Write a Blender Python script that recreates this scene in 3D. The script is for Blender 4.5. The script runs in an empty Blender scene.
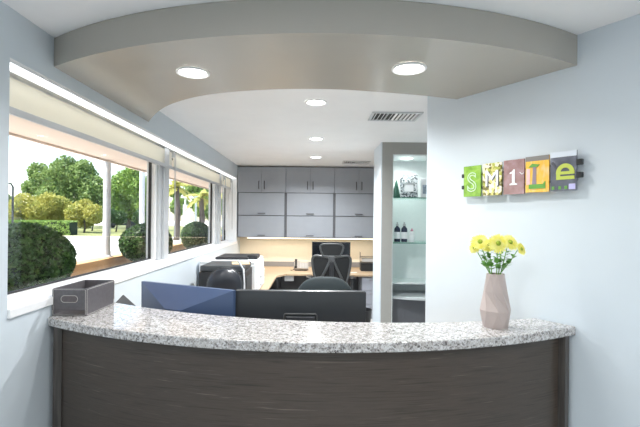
import bpy, bmesh, math, random
from mathutils import Vector, Matrix, Euler
R = math.radians
random.seed(7)
S = bpy.context.scene
C = S.collection

# ---------------------------------------------------------------- camera model
CAMZ, F, ROLL = 1.55, 427.0, 0.0105
def ray(x, y):                       # direction (X/Y, Z/Y) through a photo point
    u, v = (x - 313) / F, (218 - y) / F
    return u - v * ROLL, v + u * ROLL
def atY(x, y, Y):
    a, b = ray(x, y); return Vector((a * Y, Y, CAMZ + b * Y))
def atZ(x, y, z):
    a, b = ray(x, y); Y = (z - CAMZ) / b; return Vector((a * Y, Y, z))

XL = -1.285                          # inner face of the window wall
CEIL, SOF, TOP = 2.425, 2.282, 1.055
WP, WU = Vector((1.236, 2.01, 0)), Vector((-.529, .849, 0)).normalized()   # angled right wall
def wallpt(x, y, off=0.0):
    a, b = ray(x, y)
    p = WP + Vector((-WU.y, WU.x, 0)) * off
    # p + t*WU = (a*Y, Y)
    t = (p.x - a * p.y) / (a * WU.y - WU.x)
    q = p + WU * t
    return Vector((q.x, q.y, CAMZ + b * q.y))
def wall_x(y): return WP.x + WU.x / WU.y * (y - WP.y)

# ---------------------------------------------------------------- materials
MATS = {}
def nodes_of(name):
    m = bpy.data.materials.new(name); m.use_nodes = True
    nt = m.node_tree; b = nt.nodes['Principled BSDF']
    return m, nt, b
def setv(b, **k):
    for key, v in k.items():
        b.inputs[key.replace('_', ' ')].default_value = v
def col(c): return (c[0], c[1], c[2], 1)
def mat(name, c, rough=.5, metal=0, var=0.0, scale=30, bump=0.0, spec=.5, coat=0, sheen=0, stretch=(1, 1, 1)):
    if name in MATS: return MATS[name]
    m, nt, b = nodes_of(name)
    setv(b, Roughness=rough, Metallic=metal, Base_Color=col(c))
    b.inputs['Specular IOR Level'].default_value = spec
    b.inputs['Coat Weight'].default_value = coat
    b.inputs['Sheen Weight'].default_value = sheen
    tc = nt.nodes.new('ShaderNodeTexCoord'); mp = nt.nodes.new('ShaderNodeMapping')
    mp.inputs['Scale'].default_value = stretch
    nz = nt.nodes.new('ShaderNodeTexNoise'); nz.inputs['Scale'].default_value = scale; nz.inputs['Detail'].default_value = 4
    nt.links.new(tc.outputs['Object'], mp.inputs['Vector']); nt.links.new(mp.outputs[0], nz.inputs['Vector'])
    cr = nt.nodes.new('ShaderNodeValToRGB')
    v = max(var, .015)
    cr.color_ramp.elements[0].position = .3; cr.color_ramp.elements[1].position = .7
    cr.color_ramp.elements[0].color = col([x * (1 - v) for x in c]); cr.color_ramp.elements[1].color = col([min(1, x * (1 + v)) for x in c])
    nt.links.new(nz.outputs['Fac'], cr.inputs['Fac']); nt.links.new(cr.outputs['Color'], b.inputs['Base Color'])
    if bump:
        bp = nt.nodes.new('ShaderNodeBump'); bp.inputs['Strength'].default_value = bump; bp.inputs['Distance'].default_value = .004
        nt.links.new(nz.outputs['Fac'], bp.inputs['Height']); nt.links.new(bp.outputs[0], b.inputs['Normal'])
    MATS[name] = m
    return m
def emit(name, c, s):
    if name in MATS: return MATS[name]
    m, nt, b = nodes_of(name)
    setv(b, Base_Color=col(c)); b.inputs['Emission Color'].default_value = col(c); b.inputs['Emission Strength'].default_value = s
    MATS[name] = m
    return m
def ramp_noise(name, stops, scale=20, rough=.5, stretch=(1, 1, 1), detail=5, kind='noise', trans=0.0, bump=0.0, constant=False, rot=(0, 0, 0), dist=0.0):
    if name in MATS: return MATS[name]
    m, nt, b = nodes_of(name)
    setv(b, Roughness=rough)
    tc = nt.nodes.new('ShaderNodeTexCoord'); mp = nt.nodes.new('ShaderNodeMapping'); mp.inputs['Scale'].default_value = stretch
    mp.inputs['Rotation'].default_value = rot
    nt.links.new(tc.outputs['Object'], mp.inputs['Vector'])
    if kind == 'noise':
        n = nt.nodes.new('ShaderNodeTexNoise'); n.inputs['Scale'].default_value = scale; n.inputs['Detail'].default_value = detail
        n.inputs['Distortion'].default_value = dist
        out = n.outputs['Fac']
    else:
        n = nt.nodes.new('ShaderNodeTexVoronoi'); n.inputs['Scale'].default_value = scale
        sp = nt.nodes.new('ShaderNodeSeparateColor'); nt.links.new(n.outputs['Color'], sp.inputs[0]); out = sp.outputs[0]
    nt.links.new(mp.outputs[0], n.inputs['Vector'])
    cr = nt.nodes.new('ShaderNodeValToRGB')
    if constant: cr.color_ramp.interpolation = 'CONSTANT'
    els = cr.color_ramp.elements
    while len(els) < len(stops): els.new(.5)
    for e, (p, c) in zip(els, stops): e.position = p; e.color = col(c)
    nt.links.new(out, cr.inputs['Fac']); nt.links.new(cr.outputs['Color'], b.inputs['Base Color'])
    if trans:
        tl = nt.nodes.new('ShaderNodeBsdfTranslucent'); mx = nt.nodes.new('ShaderNodeMixShader'); mx.inputs[0].default_value = trans
        nt.links.new(cr.outputs['Color'], tl.inputs['Color'])
        nt.links.new(b.outputs[0], mx.inputs[1]); nt.links.new(tl.outputs[0], mx.inputs[2])
        nt.links.new(mx.outputs[0], nt.nodes['Material Output'].inputs['Surface'])
    if bump:
        bp = nt.nodes.new('ShaderNodeBump'); bp.inputs['Strength'].default_value = bump; bp.inputs['Distance'].default_value = .003
        nt.links.new(out, bp.inputs['Height']); nt.links.new(bp.outputs[0], b.inputs['Normal'])
    MATS[name] = m
    return m
def glass(name, tint=(1, 1, 1), refl=.04):
    if name in MATS: return MATS[name]
    m, nt, b = nodes_of(name)
    nt.nodes.remove(b)
    tr = nt.nodes.new('ShaderNodeBsdfTransparent'); tr.inputs[0].default_value = col(tint)
    gl = nt.nodes.new('ShaderNodeBsdfGlossy'); gl.inputs['Roughness'].default_value = .02
    fr = nt.nodes.new('ShaderNodeLayerWeight'); fr.inputs[0].default_value = .5
    pw = nt.nodes.new('ShaderNodeMath'); pw.operation = 'POWER'; pw.inputs[1].default_value = 5
    nt.links.new(fr.outputs['Facing'], pw.inputs[0])
    ma = nt.nodes.new('ShaderNodeMath'); ma.operation = 'MULTIPLY_ADD'; ma.inputs[1].default_value = .25; ma.inputs[2].default_value = refl / 2
    nt.links.new(pw.outputs[0], ma.inputs[0])
    mx = nt.nodes.new('ShaderNodeMixShader'); nt.links.new(ma.outputs[0], mx.inputs[0])
    nt.links.new(tr.outputs[0], mx.inputs[1]); nt.links.new(gl.outputs[0], mx.inputs[2])
    nt.links.new(mx.outputs[0], nt.nodes['Material Output'].inputs['Surface'])
    MATS[name] = m
    return m
def granite():
    m, nt, b = nodes_of('granite')
    setv(b, Roughness=.12); b.inputs['Specular IOR Level'].default_value = .6
    tc = nt.nodes.new('ShaderNodeTexCoord')
    def vor(scale):
        n = nt.nodes.new('ShaderNodeTexVoronoi'); n.inputs['Scale'].default_value = scale
        nt.links.new(tc.outputs['Object'], n.inputs['Vector'])
        s = nt.nodes.new('ShaderNodeSeparateColor'); nt.links.new(n.outputs['Color'], s.inputs[0]); return s
    v1, v2 = vor(95), vor(190)
    r1 = nt.nodes.new('ShaderNodeValToRGB'); r1.color_ramp.interpolation = 'CONSTANT'
    e = r1.color_ramp.elements
    st = [(0, (0.082, 0.074, 0.074)), (.12, (0.238, 0.226, 0.217)), (.30, (0.410, 0.381, 0.361)), (.52, (0.508, 0.492, 0.484)), (.78, (0.623, 0.623, 0.631))]
    while len(e) < len(st): e.new(.5)
    for q, (p, c) in zip(e, st): q.position = p; q.color = col(c)
    nt.links.new(v1.outputs[0], r1.inputs[0])
    r2 = nt.nodes.new('ShaderNodeValToRGB'); r2.color_ramp.interpolation = 'CONSTANT'
    e = r2.color_ramp.elements
    st = [(0, (0.107, 0.098, 0.098)), (.16, (0.344, 0.320, 0.299)), (.34, (0.500, 0.492, 0.484)), (.7, (0.640, 0.640, 0.648))]
    while len(e) < len(st): e.new(.5)
    for q, (p, c) in zip(e, st): q.position = p; q.color = col(c)
    nt.links.new(v2.outputs[1], r2.inputs[0])
    mx = nt.nodes.new('ShaderNodeMix'); mx.data_type = 'RGBA'; mx.inputs[0].default_value = .5
    nt.links.new(r1.outputs[0], mx.inputs[6]); nt.links.new(r2.outputs[0], mx.inputs[7])
    nt.links.new(mx.outputs[2], b.inputs['Base Color'])
    MATS['granite'] = m
    return m
def translucent_fabric(name, c, t):
    m, nt, b = nodes_of(name)
    setv(b, Roughness=.85, Base_Color=col(c))
    tl = nt.nodes.new('ShaderNodeBsdfTranslucent'); tl.inputs[0].default_value = col(c)
    mx = nt.nodes.new('ShaderNodeMixShader'); mx.inputs[0].default_value = t
    tc = nt.nodes.new('ShaderNodeTexCoord'); wv = nt.nodes.new('ShaderNodeTexNoise'); wv.inputs['Scale'].default_value = 400
    bp = nt.nodes.new('ShaderNodeBump'); bp.inputs['Strength'].default_value = .1
    nt.links.new(tc.outputs['Object'], wv.inputs['Vector']); nt.links.new(wv.outputs['Fac'], bp.inputs['Height']); nt.links.new(bp.outputs[0], b.inputs['Normal'])
    nt.links.new(b.outputs[0], mx.inputs[1]); nt.links.new(tl.outputs[0], mx.inputs[2])
    nt.links.new(mx.outputs[0], nt.nodes['Material Output'].inputs['Surface'])
    MATS[name] = m
    return m

M_wall = mat('wall_paint', (.615, .68, .73), .6, var=.01, scale=3)
M_ceil = mat('ceiling_paint', (.87, .88, .89), .8, var=.01, scale=4)
M_taupe = mat('taupe_paint', (.43, .41, .365), .26, var=.01, scale=4)
M_niche = mat('niche_frame_paint', (.36, .355, .33), .6)
M_white = mat('white_paint', (.84, .85, .86), .4)
M_alu = mat('window_aluminium', (.60, .62, .64), .35, metal=.3)
M_black = mat('black_plastic', (.018, .019, .022), .4)
M_gasket = mat('black_gasket', (.02, .02, .02), .6)
M_cab = mat('cabinet_laminate', (.31, .335, .375), .4, var=.02, scale=8)
M_cabdark = mat('cabinet_carcass', (.13, .135, .15), .5)
M_pull = mat('dark_steel_pull', (.10, .10, .11), .35, metal=.7)
M_steel = mat('brushed_steel', (.32, .32, .33), .3, metal=.9)
M_cream = mat('cream_paint', (.78, .72, .60), .6)
M_oak = ramp_noise('desk_wood', [(.3, (.42, .30, .19)), (.7, (.56, .42, .28))], 6, .4, (1, 12, 1))
M_splash = mat('backsplash_grey', (.26, .25, .25), .45)
M_carpet = mat('carpet', (.20, .20, .20), .9, var=.3, scale=200)
M_tile = mat('floor_tile', (.58, .58, .57), .4, var=.05, scale=5)
M_wood = ramp_noise('dark_wood_veneer', [(.25, (.026, .020, .016)), (.5, (.070, .054, .043)), (.62, (.052, .041, .033)), (.8, (.19, .155, .125))], 3.0, .34, (1.5, 1.5, 60), 6, dist=.4)
M_woodpost = ramp_noise('dark_wood_post', [(.3, (.03, .027, .025)), (.7, (.085, .075, .068))], 3, .4, (30, 30, 1.5), 5)
M_granite = granite()
M_leather = mat('grey_leather', (.105, .098, .105), .5, var=.12, scale=60, bump=.15)
M_stitch = mat('pale_stitching', (.5, .48, .46), .7)
M_vase = mat('taupe_ceramic', (.46, .385, .36), .45, var=.03, scale=10)
M_stem = ramp_noise('flower_stem', [(.3, (.08, .24, .04)), (.7, (.20, .44, .09))], 60, .5)
M_petal = ramp_noise('yellow_petals', [(.3, (.92, .86, .14)), (.7, (.97, .95, .42))], 40, .6, trans=.35)
M_center = ramp_noise('flower_eye', [(.3, (.16, .28, .02)), (.7, (.42, .50, .04))], 300, .8)
M_shell = mat('monitor_shell', (.036, .041, .047), .32)
M_shell2 = mat('blue_reflection_shell', (.055, .092, .185), .32, spec=.6)  # blue sky reflection put into the base colour of a dark grey shell
M_screen = mat('dark_screen', (.01, .012, .016), .1)
M_teal = mat('dark_teal_upholstery', (.007, .015, .018), .75, var=.2, scale=300, bump=.1, sheen=.1)
M_mesh = mat('dark_mesh', (.008, .009, .010), .7, var=.4, scale=500)
M_frame = mat('chair_frame_plastic', (.065, .068, .07), .4)
M_blk_leather = mat('black_leather', (.022, .025, .032), .28, var=.1, scale=100)
M_greyplast = mat('pale_grey_plastic', (.50, .51, .52), .4)
M_prn = mat('printer_white', (.78, .80, .82), .4)
M_shelfglass = glass('shelf_glass', (.90, .97, .95))
M_glass = glass('window_glass', (.97, .985, .98))
M_file = mat('file_cabinet_paint', (.40, .42, .48), .45)
M_mint = mat('niche_paint', (.78, .82, .82), .6)
M_concrete = mat('pavement', (.66, .63, .58), .9, var=.06, scale=.5)
M_grass = ramp_noise('lawn', [(.3, (.16, .19, .06)), (.7, (.32, .33, .13))], 2, .9)
M_soil = mat('planting_soil', (.16, .11, .07), .95, var=.3, scale=20)
M_tan = mat('tan_stucco', (.62, .38, .19), .9, var=.08, scale=6)
M_eave = mat('eave_paint', (.78, .68, .61), .8)
M_post = mat('porch_post_paint', (.62, .66, .70), .5)
M_bush = ramp_noise('boxwood_leaves', [(.25, (.026, .062, .018)), (.55, (.060, .14, .032)), (.8, (.15, .26, .055))], 14, .5, trans=.2)
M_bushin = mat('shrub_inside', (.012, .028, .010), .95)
M_leaf_a = ramp_noise('tree_leaves_green', [(.25, (.13, .22, .06)), (.7, (.34, .45, .16))], .8, .6, trans=.3)
M_leaf_b = ramp_noise('shrub_leaves_yellow', [(.25, (.36, .35, .07)), (.5, (.50, .48, .12)), (.75, (.26, .34, .08))], .8, .6, trans=.3)
M_leaf_c = ramp_noise('tree_leaves_light', [(.25, (.15, .28, .05)), (.7, (.36, .50, .13))], .8, .6, trans=.3)
M_palm = ramp_noise('palm_fronds', [(.25, (.25, .28, .05)), (.7, (.55, .52, .14))], 1, .6, trans=.3)
M_bark = ramp_noise('bark', [(.3, (.06, .045, .035)), (.7, (.15, .12, .10))], 4, .9, (1, 1, .2))
M_blind = translucent_fabric('blind_fabric', (.93, .91, .83), .5)
M_led = emit('warm_lamp', (1, .86, .62), 3)
M_lens = emit('white_lamp', (1, .98, .94), 9)

# ---------------------------------------------------------------- mesh helpers
WM = {}                                # world matrix of every root, kept by name
def box(bm, x0, x1, y0, y1, z0, z1, m=None):
    vs = [Vector((x, y, z)) for z in (z0, z1) for y in (y0, y1) for x in (x0, x1)]
    if m is not None: vs = [m @ v for v in vs]
    v = [bm.verts.new(p) for p in vs]
    for f in ((0, 2, 3, 1), (4, 5, 7, 6), (0, 1, 5, 4), (2, 6, 7, 3), (0, 4, 6, 2), (1, 3, 7, 5)):
        bm.faces.new([v[i] for i in f])
def prism(bm, poly, z0, z1, m=None):
    a = [Vector((p[0], p[1], z0)) for p in poly]; b = [Vector((p[0], p[1], z1)) for p in poly]
    if m is not None: a = [m @ p for p in a]; b = [m @ p for p in b]
    a = [bm.verts.new(p) for p in a]; b = [bm.verts.new(p) for p in b]
    n = len(a)
    fs = [bm.faces.new(b), bm.faces.new(a[::-1])]
    for i in range(n): bm.faces.new((a[i], a[(i + 1) % n], b[(i + 1) % n], b[i]))
    return fs
def ring(bm, c, r, ax, n, ang=0):
    ax = Vector(ax).normalized()
    t = Vector((1, 0, 0)) if abs(ax.x) < .9 else Vector((0, 1, 0))
    e1 = ax.cross(t).normalized(); e2 = ax.cross(e1)
    return [bm.verts.new(Vector(c) + e1 * r * math.cos(ang + k * math.tau / n) + e2 * r * math.sin(ang + k * math.tau / n)) for k in range(n)]
def bridge(bm, a, b):
    n = len(a)
    for i in range(n): bm.faces.new((a[i], a[(i + 1) % n], b[(i + 1) % n], b[i]))
def tube(bm, pts, r, n=8, closed=False, cap=True):
    pts = [Vector(p) for p in pts]; rs = r if isinstance(r, (list, tuple)) else [r] * len(pts)
    rings = []
    N = len(pts)
    nrm = None
    for i, p in enumerate(pts):
        if closed: d = pts[(i + 1) % N] - pts[i - 1]
        else: d = pts[min(i + 1, N - 1)] - pts[max(i - 1, 0)]
        d.normalize()
        if nrm is None:
            t = Vector((0, 0, 1)) if abs(d.z) < .9 else Vector((1, 0, 0))
            nrm = d.cross(t).normalized()
        else:
            nrm = (nrm - d * nrm.dot(d)).normalized()
        e2 = d.cross(nrm)
        rings.append([bm.verts.new(p + nrm * rs[i] * math.cos(k * math.tau / n) + e2 * rs[i] * math.sin(k * math.tau / n)) for k in range(n)])
    for i in range(N - 1): bridge(bm, rings[i], rings[i + 1])
    if closed: bridge(bm, rings[-1], rings[0])
    elif cap: bm.faces.new(rings[0][::-1]); bm.faces.new(rings[-1])
def lathe(bm, prof, n=24, c=(0, 0, 0), caps=True):
    rs = [ring(bm, (c[0], c[1], c[2] + z), max(r, 1e-4), (0, 0, 1), n) for r, z in prof]
    for i in range(len(rs) - 1): bridge(bm, rs[i], rs[i + 1])
    if caps:
        if prof[0][0] > 0: bm.faces.new(rs[0][::-1])
        if prof[-1][0] > 0: bm.faces.new(rs[-1])
def rrect(w, h, r, n=6):                # rounded rectangle outline centred on 0
    out = []
    for cx, cy, a0 in ((w / 2 - r, h / 2 - r, 0), (-w / 2 + r, h / 2 - r, 90), (-w / 2 + r, -h / 2 + r, 180), (w / 2 - r, -h / 2 + r, 270)):
        for k in range(n + 1):
            a = R(a0 + 90 * k / n); out.append((cx + r * math.cos(a), cy + r * math.sin(a)))
    return out
UP = Matrix(((1, 0, 0, 0), (0, 0, 1, 0), (0, 1, 0, 0), (0, 0, 0, 1)))     # local (x, y, z) -> (x, z, y): prism drawn upright, extruded along Y
def upright(bm, poly, y0, y1, m=None):
    prism(bm, poly, y0, y1, (m @ UP) if m is not None else UP)
def B(): return bmesh.new()
def obj(name, bm, m, parent=None, loc=None, smooth=0, bevel=0, seg=2, world=False):
    """link bm as one mesh; world=True: the shape was drawn in world space"""
    bmesh.ops.recalc_face_normals(bm, faces=bm.faces)
    if parent is not None:
        W = WM[parent.name]
        if world: bmesh.ops.transform(bm, matrix=W.inverted(), verts=bm.verts)
    elif loc is not None:
        W = Matrix.Translation(Vector(loc))
        if world: bmesh.ops.transform(bm, matrix=W.inverted(), verts=bm.verts)
    else: W = Matrix.Identity(4)
    me = bpy.data.meshes.new(name); bm.to_mesh(me); bm.free()
    me.materials.append(m)
    o = bpy.data.objects.new(name, me); C.objects.link(o)
    if parent is not None: o.parent = parent
    elif loc is not None: o.location = loc
    WM[o.name] = W
    if smooth:
        me.polygons.foreach_set('use_smooth', [True] * len(me.polygons))
        me.set_sharp_from_angle(angle=R(smooth))
    if bevel:
        b = o.modifiers.new('bevel', 'BEVEL'); b.width = bevel; b.segments = seg; b.limit_method = 'ANGLE'; b.angle_limit = R(40)
    return o
def tag(o, label, cat, group=None):
    o['label'] = label; o['category'] = cat
    if group: o['group'] = group
    return o
def thing(name, label, cat, loc=(0, 0, 0), rotz=0, group=None, rot=None):
    o = bpy.data.objects.new(name, None); C.objects.link(o)
    o.empty_display_size = .05
    o.location = loc; o.rotation_euler = rot if rot else (0, 0, rotz)
    WM[o.name] = Matrix.Translation(Vector(loc)) @ Euler(rot if rot else (0, 0, rotz)).to_matrix().to_4x4()
    return tag(o, label, cat, group)
def struct(name, bm, m, parent=None, **k):
    o = obj(name, bm, m, parent, **k)
    if parent is None: o['kind'] = 'structure'
    return o
def copy_tree(o, parent=None):
    c = o.copy(); C.objects.link(c)
    if parent: c.parent = parent
    for ch in list(o.children): copy_tree(ch, c)
    return c
def bx(*a, m=None):
    bm = B(); box(bm, *a, m=m); return bm

# ---------------------------------------------------------------- room shell
YB, YF = 7.55, -3.2                     # back wall of the office, front wall of the lobby
XR = 2.9
struct('floor', bx(-1.55, XR + .2, YF - .2, YB + .2, -.12, 0), M_tile)
# front ceiling over lobby and office (one slab)
struct('ceiling', bx(-1.55, XR + .2, YF - .2, YB + .2, CEIL, CEIL + .25), M_ceil)
# window wall: one recess from the near jamb to the far jamb
Y0, Y1 = 1.80, 7.2
SILL, HEAD = 1.15, 2.215
bm = B()
box(bm, XL - .25, XL, YF - .2, Y0, 0, CEIL)
box(bm, XL - .25, XL, Y1, YB + .2, 0, CEIL)
box(bm, XL - .25, XL, Y0, Y1, 0, SILL - .04)
box(bm, XL - .25, XL, Y0, Y1, HEAD, CEIL)
struct('wall_left', bm, M_wall)
bm = B(); box(bm, XL - .2, XL + .012, Y0 + .001, Y1 - .001, SILL - .04, SILL)
struct('trim_1', bm, M_white, bevel=.004)
# white lining of the recess: head and far jamb
bm = B(); box(bm, XL - .2, XL - .002, Y0 + .001, Y1 - .016, HEAD - .012, HEAD + .004); box(bm, XL - .2, XL - .002, Y1 - .015, Y1 + .004, SILL, HEAD)
struct('trim_2', bm, M_white)
GX = -1.475
def window(n, a, b):
    fr = B()
    z0, z1 = SILL, HEAD - .012
    box(fr, GX - .03, GX + .045, a, b, z0, z0 + .016); box(fr, GX - .03, GX + .045, a, b, z1 - .05, z1)
    box(fr, GX - .03, GX + .045, a, a + .04, z0, z1); box(fr, GX - .03, GX + .045, b - .04, b, z0, z1)
    w = struct('window_%d' % n, fr, M_white, bevel=.003)
    g = B()
    t = .007
    y0, y1, q0, q1 = a + .04, b - .04, z0 + .016, z1 - .05
    box(g, GX - .01, GX + .012, y0, y1, q0, q0 + t); box(g, GX - .01, GX + .012, y0, y1, q1 - t, q1)
    box(g, GX - .01, GX + .012, y0, y0 + t, q0, q1); box(g, GX - .01, GX + .012, y1 - t * 2, y1, q0, q1)
    obj('gasket', g, M_gasket, w)
    obj('pane', bx(GX - .003, GX + .003, y0, y1, q0, q1), M_glass, w)
window(1, Y0 + .002, 3.90)
window(2, 4.18, 6.22)
window(3, 6.54, Y1 - .018)
bm = B(); box(bm, GX - .05, GX + .065, 3.902, 4.178, SILL, HEAD - .013); box(bm, GX + .065, GX + .09, 3.98, 4.10, SILL, HEAD - .013)
struct('trim_3', bm, M_alu, bevel=.004)
bm = B(); box(bm, GX - .05, GX + .065, 6.222, 6.538, SILL, HEAD - .013); box(bm, GX + .065, GX + .09, 6.32, 6.44, SILL, HEAD - .013)
struct('trim_4', bm, M_alu, bevel=.004)
# back wall
struct('wall_back', bx(XL, XR, YB, YB + .2, 0, CEIL), M_cream)
# angled right wall of the lobby
tE = .932
nW = Vector((WU.y, -WU.x, 0))           # away from the room
a, b = WP + WU * tE, WP - WU * 1.95
struct('wall_right', (lambda bm: (prism(bm, [(a.x, a.y), (b.x, b.y), (b.x + nW.x * .14, b.y + nW.y * .14), (a.x + nW.x * .14, a.y + nW.y * .14)], 0, CEIL), bm)[1])(B()), M_wall)
# rest of the enclosure (out of the frame)
struct('wall_east', bx(XR, XR + .2, YF - .2, YB + .2, 0, CEIL), M_wall)
bm = B()
box(bm, XL, -1.1, YF - .2, YF, 0, CEIL); box(bm, .8, XR, YF - .2, YF, 0, CEIL); box(bm, -1.1, .8, YF - .2, YF, 2.3, CEIL)
struct('wall_front', bm, M_wall)
bm = B()
for q in (-1.1, -.175, .75): box(bm, q, q + .05, YF - .12, YF - .06, 0, 2.3)
box(bm, -1.1, .8, YF - .12, YF - .06, 0, .08); box(bm, -1.1, .8, YF - .12, YF - .06, 2.24, 2.3)
w = struct('window_4', bm, M_alu)  # unseen glazing, added and placed to throw daylight on the angled wall
obj('pane', bx(-1.08, .78, YF - .095, YF - .09, .05, 2.26), M_glass, w)

# curved dropped soffit
def circ3(p, q, r):
    ax, ay, bx_, by, cx, cy = *p, *q, *r
    d = 2 * (ax * (by - cy) + bx_ * (cy - ay) + cx * (ay - by))
    ux = ((ax * ax + ay * ay) * (by - cy) + (bx_ * bx_ + by * by) * (cy - ay) + (cx * cx + cy * cy) * (ay - by)) / d
    uy = ((ax * ax + ay * ay) * (cx - bx_) + (bx_ * bx_ + by * by) * (ax - cx) + (cx * cx + cy * cy) * (bx_ - ax)) / d
    return ux, uy, math.hypot(ax - ux, ay - uy)
def arc_y(c, x): return c[1] - math.sqrt(max(0, c[2] ** 2 - (x - c[0]) ** 2))
def catmull(pts, k=6):
    out = []
    P = [2 * pts[0] - pts[1]] + pts + [2 * pts[-1] - pts[-2]]
    for i in range(1, len(P) - 2):
        for j in range(k):
            t = j / k
            out.append(.5 * (2 * P[i] + (P[i + 1] - P[i - 1]) * t + (2 * P[i - 1] - 5 * P[i] + 4 * P[i + 1] - P[i + 2]) * t * t + (3 * P[i] - P[i - 1] - 3 * P[i + 1] + P[i + 2]) * t ** 3))
    out.append(pts[-1]); return out
cf = circ3((XL, 2.105), (.02, 1.69), (1.236, 2.01))
front = [(XL + (1.236 - XL) * i / 40, 0) for i in range(41)]
front = [(x, arc_y(cf, x)) for x, _ in front]
bp = [atZ(*p, SOF).to_2d() for p in ((149, 122), (156, 113.5), (165, 107), (180, 101), (200, 96), (225, 92.5), (250, 90.5), (285, 89), (320, 89), (345, 89.7), (370, 91.3), (395, 93.2), (420, 95.3), (455, 99.2))]
bp[0].x = XL; bp[-1] = Vector((wall_x(bp[-1].y), bp[-1].y))
back = catmull(bp)
struct('trim_5', (lambda bm: (prism(bm, front + [(p.x, p.y) for p in back[::-1]], SOF, CEIL - .002), bm)[1])(B()), M_taupe, smooth=30)

# niche wall: tall boxed-in wall with a lit recess
NX, NY, NB = .785, 4.88, 5.45
n0 = atY(392.5, 200, NY).x
n1 = 1.62
bm = B()
box(bm, NX, n0, NY, NB, 0, CEIL); box(bm, n1, XR, NY, NB, 0, CEIL); box(bm, n0, n1, NY, NB, 2.29, CEIL)
struct('wall_niche', bm, M_niche)
bm = B()
box(bm, n0, n1, NB - .06, NB, 0, 2.29); box(bm, n0, n0 + .012, NY + .012, NB - .06, 0, 2.29); box(bm, n1 - .012, n1, NY + .012, NB - .06, 0, 2.29); box(bm, n0 + .012, n1 - .012, NY + .012, NB - .06, 2.278, 2.29)
struct('trim_6', bm, M_mint)
bm = B(); box(bm, NX - .012, NX, NY, NB + .001, 0, CEIL)
struct('trim_7', bm, M_wall)

# ---------------------------------------------------------------- lamps
def area(name, loc, size, energy, color, rot=(0, 0, 0), sy=None, spread=180):
    l = bpy.data.lights.new(name, 'AREA'); l.energy = energy; l.color = color
    l.shape = 'DISK' if sy is None else 'RECTANGLE'; l.size = size
    if sy: l.size_y = sy
    l.spread = R(spread)
    o = bpy.data.objects.new(name, l); C.objects.link(o); o.location = loc; o.rotation_euler = rot
    return o
def downlight(p, z, label, group, energy=6, d=.165, color=(1, .985, .96), spread=150, first=[None]):
    loc = (p[0], p[1], z)
    if first[0] is None:
        t = thing('recessed_downlight', label, 'ceiling light', loc, 0, group)
        bm = B(); lathe(bm, [(.066, -.004), (.074, -.010), (.083, -.008), (.084, -.001)], 32, caps=False)
        lathe(bm, [(.066, -.004), (.066, -.001)], 32, caps=False)
        obj('trim_ring', bm, M_white, t, smooth=40)
        bm = B(); lathe(bm, [(.0, -.0035), (.066, -.003), (.066, -.001)], 32)
        obj('lens', bm, M_lens, t)
        first[0] = t
    else:
        t = copy_tree(first[0]); t.location = loc; tag(t, label, 'ceiling light', group)
    area('downlight_glow', (p[0], p[1], z - .014), .12, energy, color, spread=spread)
    return t
g1, g2 = 'round lights in the curved soffit', 'round lights in the office ceiling'
downlight(atZ(193, 72, SOF), SOF, 'round white downlight in the curved taupe soffit, near the windows', g1, 4, color=(1,.99,.97))
downlight(atZ(409, 68, SOF), SOF, 'round white downlight in the curved taupe soffit, near the white wall', g1, 4, color=(1,.99,.97))
downlight(atZ(316, 102, CEIL), CEIL, 'nearest white downlight in the office ceiling, just behind the soffit', g2, 24, color=(.97, .99, 1))
downlight(atZ(316, 138.5, CEIL), CEIL, 'middle white downlight in the row of three on the office ceiling', g2, 24, color=(.97, .99, 1))
downlight(atZ(316, 157, CEIL), CEIL, 'farthest white downlight in the office ceiling, close to the grey cabinets', g2, 24, color=(.97, .99, 1))
for q in ((-.3, .4), (1.25, .3), (-.3, -1.4), (1.6, -1.3)):  # unseen lobby lights, added to brighten the front room and right wall
    downlight(q, CEIL, 'added unseen fill downlight in the lobby ceiling behind the camera', 'added lobby fill lights', 9, spread=178)

def vent(c, w, d, label):
    t = thing('ceiling_vent', label, 'vent', (c[0], c[1], CEIL), 0, 'louvred vents in the office ceiling')
    bm = B(); f = .025
    box(bm, -w / 2, w / 2, -d / 2, -d / 2 + f, -.012, -.001); box(bm, -w / 2, w / 2, d / 2 - f, d / 2, -.012, -.001)
    box(bm, -w / 2, -w / 2 + f, -d / 2 + f, d / 2 - f, -.012, -.001); box(bm, w / 2 - f, w / 2, -d / 2 + f, d / 2 - f, -.012, -.001)
    for q in (-.17, .17): box(bm, w * q - .006, w * q + .006, -d / 2 + f, d / 2 - f, -.012, -.001)
    obj('frame', bm, M_alu, t, bevel=.003)
    obj('backing', bx(-w / 2 + f, w / 2 - f, -d / 2 + f, d / 2 - f, -.003, -.0012), M_gasket, t)
    n = 11
    for k in range(n):
        x = -w / 2 + f + (w - 2 * f) * (k + .5) / n
        m = Matrix.Translation((x, 0, -.0075)) @ Matrix.Rotation(R(-38 if k < 5 else 38), 4, 'Y')
        obj('slat', bx(-.008, .008, -d / 2 + f, d / 2 - f, -.001, .001, m=m), M_white, t)
vent(atZ(394.5, 116, CEIL), .42, .30, 'near rectangular louvred vent in white ceiling')
vent(atZ(356, 162, CEIL), .42, .30, 'far small louvred vent in ceiling above grey cabinets')

t = thing('head_glow_strip', 'added glowing strip that brightens the white lining of the window head above the blinds', 'lamp', (XL - .05, (Y0 + Y1) / 2, HEAD - .013))  # glowing strip added to make the recess head lining bright white
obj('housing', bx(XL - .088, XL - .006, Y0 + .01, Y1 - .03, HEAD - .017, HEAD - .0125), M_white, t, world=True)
obj('diffuser', bx(XL - .076, XL - .008, Y0 + .015, Y1 - .035, HEAD - .022, HEAD - .017), emit('head_glow', (.96, .98, 1), 1.0), t, world=True)
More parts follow.
